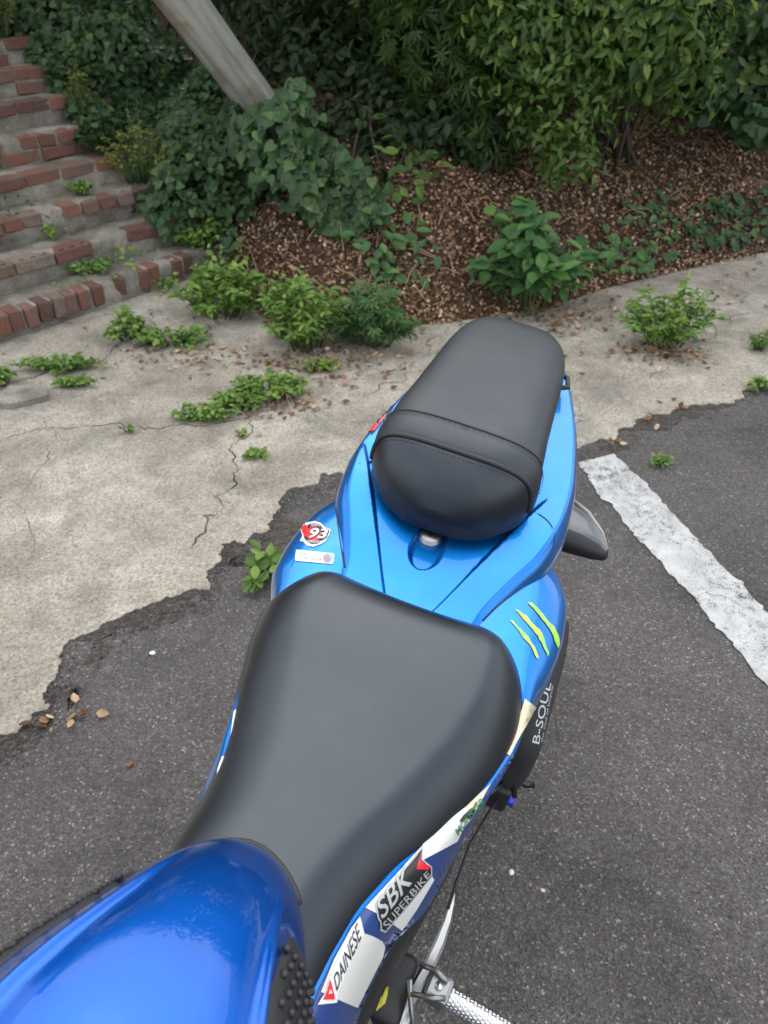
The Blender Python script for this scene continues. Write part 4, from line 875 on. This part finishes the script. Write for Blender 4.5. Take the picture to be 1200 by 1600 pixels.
hg = mesh('heel_guard', V, Fc, M['metal'], bike, smooth=False)
peg0, peg1 = pl(690, 1552, .42), pl(800, 1618, .42); pd = (peg1 - peg0); PLn = pd.length; pd.normalize(); pa, pb_ = frame_basis(pd)
ac = Acc(); ac.tube([peg0 + pd * t for t in np.linspace(0, PLn, 10)], .0108, 20); peg = ac.build('foot_peg', M['metal'], bike)
ac = Acc()
for i, t in enumerate(np.arange(.012, PLn - .006, .0050)):
    for k in range(14):
        th = 2 * math.pi * (k + .5 * (i % 2)) / 14; nn = pa * math.cos(th) + pb_ * math.sin(th); p = peg0 + pd * t + nn * .0105; e1 = pd * .0021; e2 = nn.cross(pd) * .0016
        ac.add([p + e1 + e2, p + e1 - e2, p - e1 - e2, p - e1 + e2, p + nn * .0010 + e1 * .5 + e2 * .5, p + nn * .0010 + e1 * .5 - e2 * .5, p + nn * .0010 - e1 * .5 - e2 * .5, p + nn * .0010 - e1 * .5 + e2 * .5], [(4, 5, 6, 7), (0, 1, 5, 4), (1, 2, 6, 5), (2, 3, 7, 6), (3, 0, 4, 7)])
ac.build('knurling', M['metal'], peg, smooth=False)
def orient_box(name, c, d, s, mat, parent, bev=.004):
    o = from_bm(name, box_bm(*s, bev, 2), mat, parent); a, b = frame_basis(d); o.matrix_basis = Matrix.Translation(c) @ Matrix((d.normalized(), a, b)).transposed().to_4x4(); return o
br = orient_box('peg_bracket', pl(683, 1547, .425), pd, (.034, .034, .028), M['steel'], bike, .006)
tube('pivot_pin', [Vector(br.matrix_basis.translation) + pb_ * z for z in (-.017, .017)], .0055, M['metal'], bike, 12)
ac = Acc(); c0 = pl(672, 1543, .43); ac.tube([c0 + Vector((-.02, .02, 0)), c0 + Vector((.0, .016, .014)), c0 + Vector((.018, .01, .012))], .0035, 8); ac.tube([c0 + Vector((-.02, -.016, 0)), c0 + Vector((.006, -.014, .012)), c0 + Vector((.02, -.008, .010))], .0035, 8); ac.build('return_spring', M['steel'], bike)
h0 = pl(648, 1545, .40); hang = rbox('hanger', h0 + Vector((-.035, -.01, -.01)), (.06, .09, .05), M['black'], bev=.012); rbox('hanger_plate', pl(625, 1590, .37), (.028, .035, .02), M['metal'], bev=.006)
tube('shift_rod', [pl(640, 1530, .44), pl(642, 1570, .42), pl(648, 1620, .40)], .0035, M['steel'], bike)
# ---- small parts at the left rear
bc_ = pl(790, 1247, .50); tube('bolt', [bc_ + Vector((-.010, 0, 0)), bc_ + Vector((-.004, 0, 0)), bc_ + Vector((.004, 0, 0)), bc_ + Vector((.012, 0, 0))], [.0105, .0075, .0075, .010], M['bolt'], bike, 14)
tube('bolt_stub', [bc_ + Vector((-.06, 0, .01)), bc_ + Vector((-.008, 0, 0))], .006, M['black'], bike)
tube('lever', [pl(785, 1208, .52), pl(808, 1217, .52), pl(822, 1226, .515), pl(833, 1227, .51)], [.005, .005, .005, .0045], M['black_gloss'], bike, 10)
rbox('rear_bracket', pl(783, 1228, .53), (.03, .05, .05), M['black'], bev=.006)
tube('hose', [pl(765, 1240, .60), pl(780, 1228, .57), pl(790, 1222, .55), pl(796, 1240, .50)], .003, M['rubber'], bike)
tube('brake_line', [pl(700, 1420, .52), pl(716, 1370, .52), pl(735, 1318, .53), pl(765, 1268, .54), pl(790, 1230, .52)], .002, M['rubber'], bike)
# ---- turn signal
rows = []
sgk = [(.12, .412, .528, .684, .742), (.165, .414, .524, .686, .742), (.20, .416, .506, .690, .738), (.228, .420, .478, .694, .730), (.243, .425, .452, .699, .720), (.248, .431, .442, .703, .711)]
def sig(kk, z0=0, z1=1):
    s_, u0, u1, za, zb_ = kk; out = []
    for a in np.linspace(0, 2 * math.pi, 21):
        c, s2 = math.cos(a), math.sin(a); uu = (u0 + u1) / 2 + (u1 - u0) / 2 * sup(c, .8); zz = (za + zb_) / 2 + (zb_ - za) / 2 * sup(s2, .8); out.append(Vector((s_, uu, zz)))
    return out
ts = grid('turn_signal', [sig(k) for k in sgk], M['black'], bike, cap=(True, True), flip=True); bm = bmesh.new(); bm.from_mesh(ts.data); bmesh.ops.recalc_face_normals(bm, faces=bm.faces); bm.to_mesh(ts.data); bm.free()
rows = []
for (s_, u0, u1, za, zb_) in sgk[1:-1]:
    rows.append([Vector((s_, u, zb_ + .0015 - .03 * abs((u - (u0 + u1) / 2) / (u1 - u0) * 2) ** 4)) for u in np.linspace(u0 + .16 * (u1 - u0), u0 + .82 * (u1 - u0), 9)])
grid('signal_lens', rows, M['smoke'], ts, flip=False)
tube('lens_rim', [Vector((s_, u1 - .012, zb_ - .004)) for (s_, u0, u1, za, zb_) in sgk[1:-1]], .004, M['lens_edge'], ts, 8)

# ------------------------------------------------------------------ bag slung under the tail
bag = thing('tail_bag', 'black fabric pouch with grey lettering slung under the motorcycle tail', 'bag'); bag.matrix_basis = BM_
bagk = [(.072, .60), (.080, .85), (.098, .97), (.15, 1.0), (.24, 1.0), (.30, .97), (.33, .9), (.345, .6)]
rows = []
for u, k in bagk:
    row = []
    for a in np.linspace(0, 2 * math.pi, 33):
        row.append(Vector((.186 + .044 * k * sup(math.cos(a), .55) + (u - .07) * .015, u, .590 + .07 * k * sup(math.sin(a), .55))))
    rows.append(row)
bagm = grid('pouch', rows, M['fabric'], bag, cap=(True, True)); bm = bmesh.new(); bm.from_mesh(bagm.data); bmesh.ops.recalc_face_normals(bm, faces=bm.faces); bm.to_mesh(bagm.data); bm.free()
tube('strap', [(.15, .11, .67), (.17, .09, .655), (.20, .078, .60), (.22, .075, .54)], .004, M['black'], bag)
tube('zip', [(.2275, .10, .61), (.2305, .16, .612), (.2325, .29, .615)], .0014, M['black_gloss'], bag)

# ------------------------------------------------------------------ stickers and printed marks laid on the panels
def bvh(*obs):
    V, Fc = [], []
    for o in obs:
        k = len(V); V += [o.matrix_basis @ v.co for v in o.data.vertices]; Fc += [[i + k for i in p.vertices] for p in o.data.polygons]
    return BVHTree.FromPolygons(V, Fc)
def lay(name, V2, F2, corners, tree, lift, mat, parent):
    """map a flat drawing (unit square) onto the panel it is stuck to; corners: where its corners lie"""
    a, b, c, d = [Vector(q) for q in corners]; out = []; last = None
    for (x, y) in V2:
        q = a * (1 - x) * (1 - y) + b * x * (1 - y) + c * x * y + d * (1 - x) * y; dr = lray(q.x, q.y); h = tree.ray_cast(CL, dr)
        if h[0] is None:
            p0 = CL + dr * (last if last else .95); h = tree.find_nearest(p0)
        else: last = h[3]
        nn = h[1] if h[1].dot(dr) < 0 else -h[1]; out.append(h[0] + nn * lift)
    return mesh(name, out, F2, mat, parent, smooth=True)
def drawing(polys, cut=14):
    bm = bmesh.new()
    for P in polys:
        vs = [bm.verts.new((x, y, 0)) for x, y in P]
        try: bm.faces.new(vs)
        except ValueError: pass
    bmesh.ops.triangulate(bm, faces=bm.faces[:])
    for ax_ in (0, 1):
        for i in range(1, cut):
            no = Vector((1, 0, 0)) if ax_ == 0 else Vector((0, 1, 0)); bmesh.ops.bisect_plane(bm, geom=bm.verts[:] + bm.edges[:] + bm.faces[:], plane_co=no * (i / cut), plane_no=no)
    bm.verts.index_update(); V = [(v.co.x, v.co.y) for v in bm.verts]; Fc = [[v.index for v in f.verts] for f in bm.faces]; bm.free(); return V, Fc
def px_patch(name, pxs, tree, lift, mat, parent, cut=12):
    xs = [p[0] for p in pxs]; ys = [p[1] for p in pxs]; x0, x1, y0, y1 = min(xs), max(xs), min(ys), max(ys)
    V, Fc = drawing([[((x - x0) / (x1 - x0), (y - y0) / (y1 - y0)) for x, y in pxs]], cut)
    return lay(name, V, Fc, [(x0, y0), (x1, y0), (x1, y1), (x0, y1)], tree, lift, mat, parent)
def text2d(body, shear=0.0, bold=0.0, space=1.0):
    cu = bpy.data.curves.new('t', 'FONT'); cu.body = body; cu.shear = shear; cu.offset = bold; cu.space_character = space; cu.resolution_u = 3
    ob = bpy.data.objects.new('t', cu); COL.objects.link(ob); bpy.context.view_layer.update()
    me = bpy.data.meshes.new_from_object(ob.evaluated_get(bpy.context.evaluated_depsgraph_get())); V = [(v.co.x, v.co.y) for v in me.vertices]; Fc = [list(p.vertices) for p in me.polygons]
    bpy.data.objects.remove(ob); bpy.data.curves.remove(cu); bpy.data.meshes.remove(me)
    x0, x1 = min(v[0] for v in V), max(v[0] for v in V); y0, y1 = min(v[1] for v in V), max(v[1] for v in V)
    bm = bmesh.new(); vs = [bm.verts.new(((x - x0) / (x1 - x0), (y - y0) / (y1 - y0), 0)) for x, y in V]
    for f in Fc:
        try: bm.faces.new([vs[i] for i in f])
        except ValueError: pass
    for ax_, k in ((0, 3 * len(body)), (1, 5)):
        for i in range(1, k):
            no = Vector((1, 0, 0)) if ax_ == 0 else Vector((0, 1, 0)); bmesh.ops.bisect_plane(bm, geom=bm.verts[:] + bm.edges[:] + bm.faces[:], plane_co=no * (i / k), plane_no=no)
    bm.verts.index_update(); V = [(v.co.x, v.co.y) for v in bm.verts]; Fc = [[v.index for v in f.verts] for f in bm.faces]; bm.free(); return V, Fc
def word(name, body, corners, tree, lift, mat, parent, **kw):
    V, Fc = text2d(body, **kw); return lay(name, V, Fc, corners, tree, lift, mat, parent)
tR = bvh(sideR); tL = bvh(sideL); tT = bvh(tail, sideL, sideR); tB = bvh(bagm); tF = bvh(frameR, hang)
# dark blue flank and chequered blocks on the left side panel
px_patch('flank_stripe', [(470, 1640), (482, 1590), (497, 1548), (520, 1500), (548, 1448), (572, 1416), (610, 1376), (664, 1324), (700, 1296), (748, 1256), (800, 1178), (806, 1182), (775, 1228), (750, 1262), (722, 1312), (690, 1384), (640, 1450), (600, 1512), (560, 1600), (548, 1640)], tR, .0007, M['dark_blue'], sideR, 44)
px_patch('chequer_block', [(819, 1092), (837, 1105), (806, 1160), (796, 1181), (789, 1177), (806, 1140)], tR, 0.0013, M['d_cream'], sideR)
px_patch('chequer_block', [(766, 1224), (752, 1249), (737, 1275), (726, 1262)], tR, 0.0013, M['d_cream'], sideR)
px_patch('chequer_block', [(727, 1261), (738, 1274), (721, 1297), (713, 1314), (660, 1343), (660, 1313), (690, 1290)], tR, 0.0013, M['d_white'], sideR)
px_patch('chequer_block', [(662, 1318), (570, 1418), (592, 1429), (627, 1453), (650, 1420), (677, 1374), (672, 1366), (660, 1340)], tR, 0.0013, M['d_white'], sideR)
px_patch('chequer_block', [(548, 1449), (565, 1457), (581, 1462), (596, 1470), (600, 1479), (597, 1494), (557, 1574), (525, 1561), (500, 1550), (520, 1500)], tR, 0.0013, M['d_offwhite'], sideR)
# white stripes on the far side panel
px_patch('chequer_block', [(358, 1184), (348, 1182), (334, 1222), (318, 1262), (326, 1264), (344, 1222)], tL, 0.0013, M['d_offwhite'], sideL)
px_patch('chequer_block', [(371, 1108), (366, 1112), (361, 1150), (362, 1162), (366, 1158)], tL, 0.0013, M['d_offwhite'], sideL)
# racing-series sticker
stk = px_patch('sticker', [(661, 1320), (659, 1342), (673, 1353), (673, 1369), (638, 1412), (600, 1456), (592, 1453), (592, 1441), (588, 1434), (584, 1412), (600, 1392)], tR, .0018, M['d_silver'], sideR, 16); stk['label'] = 'silver and black superbike racing sticker'
px_patch('sticker_ground', [(658, 1327), (656.5, 1343), (671, 1355), (671, 1368), (637, 1410), (600, 1453), (594, 1450), (594, 1440), (590, 1432), (587, 1413), (602, 1394)], tR, .0021, M['d_black'], stk, 16)
word('lettering', 'SBK', [(594, 1436), (641, 1378), (634, 1346), (585, 1409)], tR, .0026, M['d_silver'], stk, bold=.012, space=1.0)
px_patch('red_mark', [(657, 1328), (648, 1357), (666, 1357), (671, 1353), (657, 1346), (654, 1344)], tR, .0024, M['d_red'], stk, 6)
word('lettering', 'SUPERBIKE', [(603, 1450), (670, 1366), (664, 1358), (594, 1442)], tR, .0026, M['d_silver'], stk, space=1.05)
# outfitter sticker
stk = px_patch('sticker', [(561, 1432), (567, 1457), (545, 1505), (526, 1549), (524, 1566), (494, 1570), (505, 1552), (516, 1520), (548, 1449)], tR, .0018, M['d_white'], sideR, 14); stk['label'] = 'white outfitter sticker with red emblem'
word('lettering', 'DAINESE', [(523, 1549), (564, 1461), (556, 1440), (517, 1530)], tR, .0023, M['d_black'], stk, bold=.008, shear=.25)
px_patch('red_emblem', [(513, 1530), (508, 1548), (502, 1562), (520, 1561), (519, 1553), (515, 1535)], tR, .0024, M['d_red'], stk, 6)
px_patch('emblem_mark', [(513, 1545), (510, 1553), (516, 1551)], tR, .0026, M['d_white'], stk, 3)
# fox-head mark and green word
stk = px_patch('sticker', [(716, 1283), (722, 1274), (731, 1266), (736, 1270), (738, 1261), (743, 1252), (741, 1262), (739, 1270), (733, 1278), (727, 1276), (722, 1284)], tR, .0018, M['d_black'], sideR, 8)
word('lettering', 'MONSTER', [(714, 1304), (756, 1252), (751, 1245), (709, 1296)], tR, .0021, M['d_green'], sideR, bold=.008)
# panel gaps of the tail, laid in the skin
def gap(pxs, tree, rad_, parent, name='panel_gap'):
    P = []
    for (x0, y0), (x1, y1) in zip(pxs, pxs[1:]):
        for t in np.linspace(0, 1, 6)[:-1]:
            h = tree.ray_cast(CL, lray(x0 + (x1 - x0) * t, y0 + (y1 - y0) * t))
            if h[0] is not None: P.append(h[0])
    for k in range(3): P = [P[0]] + [(a + b2 + c2) / 3 for a, b2, c2 in zip(P, P[1:], P[2:])] + [P[-1]]
    tube(name, P, rad_, M['black'], parent, 6)
gap([(822, 797), (842, 803), (860, 817), (868, 838), (862, 862), (845, 887), (815, 915), (780, 945), (748, 976)], tT, .0011, tail)
gap([(582, 720), (556, 726), (537, 737), (527, 752), (524, 778), (527, 812), (532, 850), (541, 896)], tT, .0011, tail)
# claw mark
claws = [[(796, 969), (801, 970), (808, 979), (813, 983), (820, 990), (825, 995), (829, 1004), (835, 1012), (839, 1022), (841, 1028), (838, 1029), (833, 1018), (827, 1007), (818, 998), (812, 988), (804, 978)],
         [(804, 952), (809, 954), (817, 960), (823, 963), (829, 972), (837, 980), (843, 985), (846, 990), (850, 1000), (853, 1012), (857, 1021), (855, 1026), (851, 1017), (846, 1005), (840, 994), (832, 984), (822, 973), (813, 962)],
         [(824, 942), (830, 942), (840, 951), (848, 960), (856, 971), (865, 979), (869, 988), (873, 998), (873, 1008), (871, 1014), (868, 1007), (864, 995), (858, 983), (851, 973), (842, 962), (832, 950)]]
for c_ in claws:
    rr = random.Random(len(c_)); c2 = []
    for a, b in zip(c_, c_[1:] + c_[:1]): c2 += [a, ((a[0] + b[0]) / 2 + rr.uniform(-.9, .9), (a[1] + b[1]) / 2 + rr.uniform(-.9, .9))]
    px_patch('claw_mark', c2, tT, .0012, M['d_claw'], sideR, 10)
# round number sticker and small label on the far rear shoulder
rs = []
stk = px_patch('sticker', [(469, 824), (474, 817), (481, 817), (492, 815), (502, 818), (508, 825), (517, 828), (515, 836), (509, 846), (501, 851), (490, 855), (480, 853), (474, 847), (469, 846), (473, 838)], tT, .0010, M['d_white'], sideL, 10); stk['label'] = 'round race-number sticker'
circ = lambda cx, cy, rx, ry, n=20: [(cx + rx * math.cos(2 * math.pi * k / n), cy + ry * math.sin(2 * math.pi * k / n)) for k in range(n)]
px_patch('sticker_disc', circ(491, 835, 16.5, 16.5), tT, .0014, M['d_black'], stk, 8); px_patch('sticker_disc', circ(491, 836, 11, 11.5), tT, .0018, M['d_red'], stk, 6)
px_patch('red_figure', [(472, 825), (478, 821), (482, 824), (483, 831), (481, 840), (476, 840), (473, 832)], tT, .0018, M['d_red'], stk, 4)
word('lettering', '93', [(481, 844), (511, 845), (516, 828), (487, 826)], tT, .0026, M['d_black'], stk, bold=.05, shear=.1); word('lettering', '93', [(482, 843), (509, 844), (514, 829), (488, 827)], tT, .0030, M['d_white'], stk, bold=.02, shear=.1)
word('lettering', 'MARC', [(486, 825), (501, 824), (499, 819), (488, 820)], tT, .0022, M['d_white'], stk); word('lettering', 'MARQUEZ', [(481, 850), (501, 851), (503, 847), (480, 846)], tT, .0022, M['d_white'], stk)
stk = px_patch('sticker', [(463, 860), (465, 859.5), (520, 865), (522.5, 867), (521, 880), (519, 882), (463, 877), (461, 875)], tT, .0010, M['d_offwhite'], sideL, 8); stk['label'] = 'small white warning label'
word('lettering', "DON'T TOUCH", [(467, 868), (505, 871), (505.5, 865.5), (467.5, 863.5)], tT, .0014, M['d_grey'], stk); word('lettering', 'THE VISOR', [(468, 874.5), (503, 877.5), (503.5, 872.5), (468.5, 869.5)], tT, .0014, M['d_grey'], stk)
px_patch('label_patch', [(509, 864), (521, 866), (520, 880), (508, 880)], tT, .0013, M['d_sky'], stk, 4); px_patch('stop_ring', circ(511, 873, 6, 6.4, 16), tT, .0017, M['d_pink'], stk, 3); px_patch('stop_ring', circ(511, 873, 4.6, 5, 16), tT, .0021, M['d_grey'], stk, 3)
# red mark with black outline on the far flank of the tail
stk = px_patch('sticker', [(576, 676), (580, 668), (600, 645), (617, 631), (612, 642), (604, 650), (596, 660), (586, 674), (580, 679)], bvh(tail), .0010, M['d_black'], tail, 8); px_patch('red_mark', [(578, 675), (582, 668), (589, 661), (592, 664), (585, 673)], bvh(tail), .0015, M['d_red'], stk, 5); px_patch('red_mark', [(592, 660), (597, 653), (603, 648), (603, 651), (598, 658), (594, 662)], bvh(tail), .0015, M['d_red'], stk, 5)
# lettering on the pouch and warning label on the frame
word('lettering', 'B-SOUL', [(842, 1163), (861, 1068), (850, 1064), (831, 1160)], tB, .0006, M['d_print'], bagm, bold=.006); word('lettering', 'the soul of bicycle', [(848, 1160), (865, 1072), (861, 1071), (844, 1159)], tB, .0006, M['d_print'], bagm)
wl_ = px_patch('warning_label', [(587, 1580), (591, 1568), (602, 1540), (607, 1541), (605, 1556), (602, 1568), (589, 1579)], tF, .0010, M['d_yellow'], frameR, 6); wl_['label'] = 'yellow warning label'
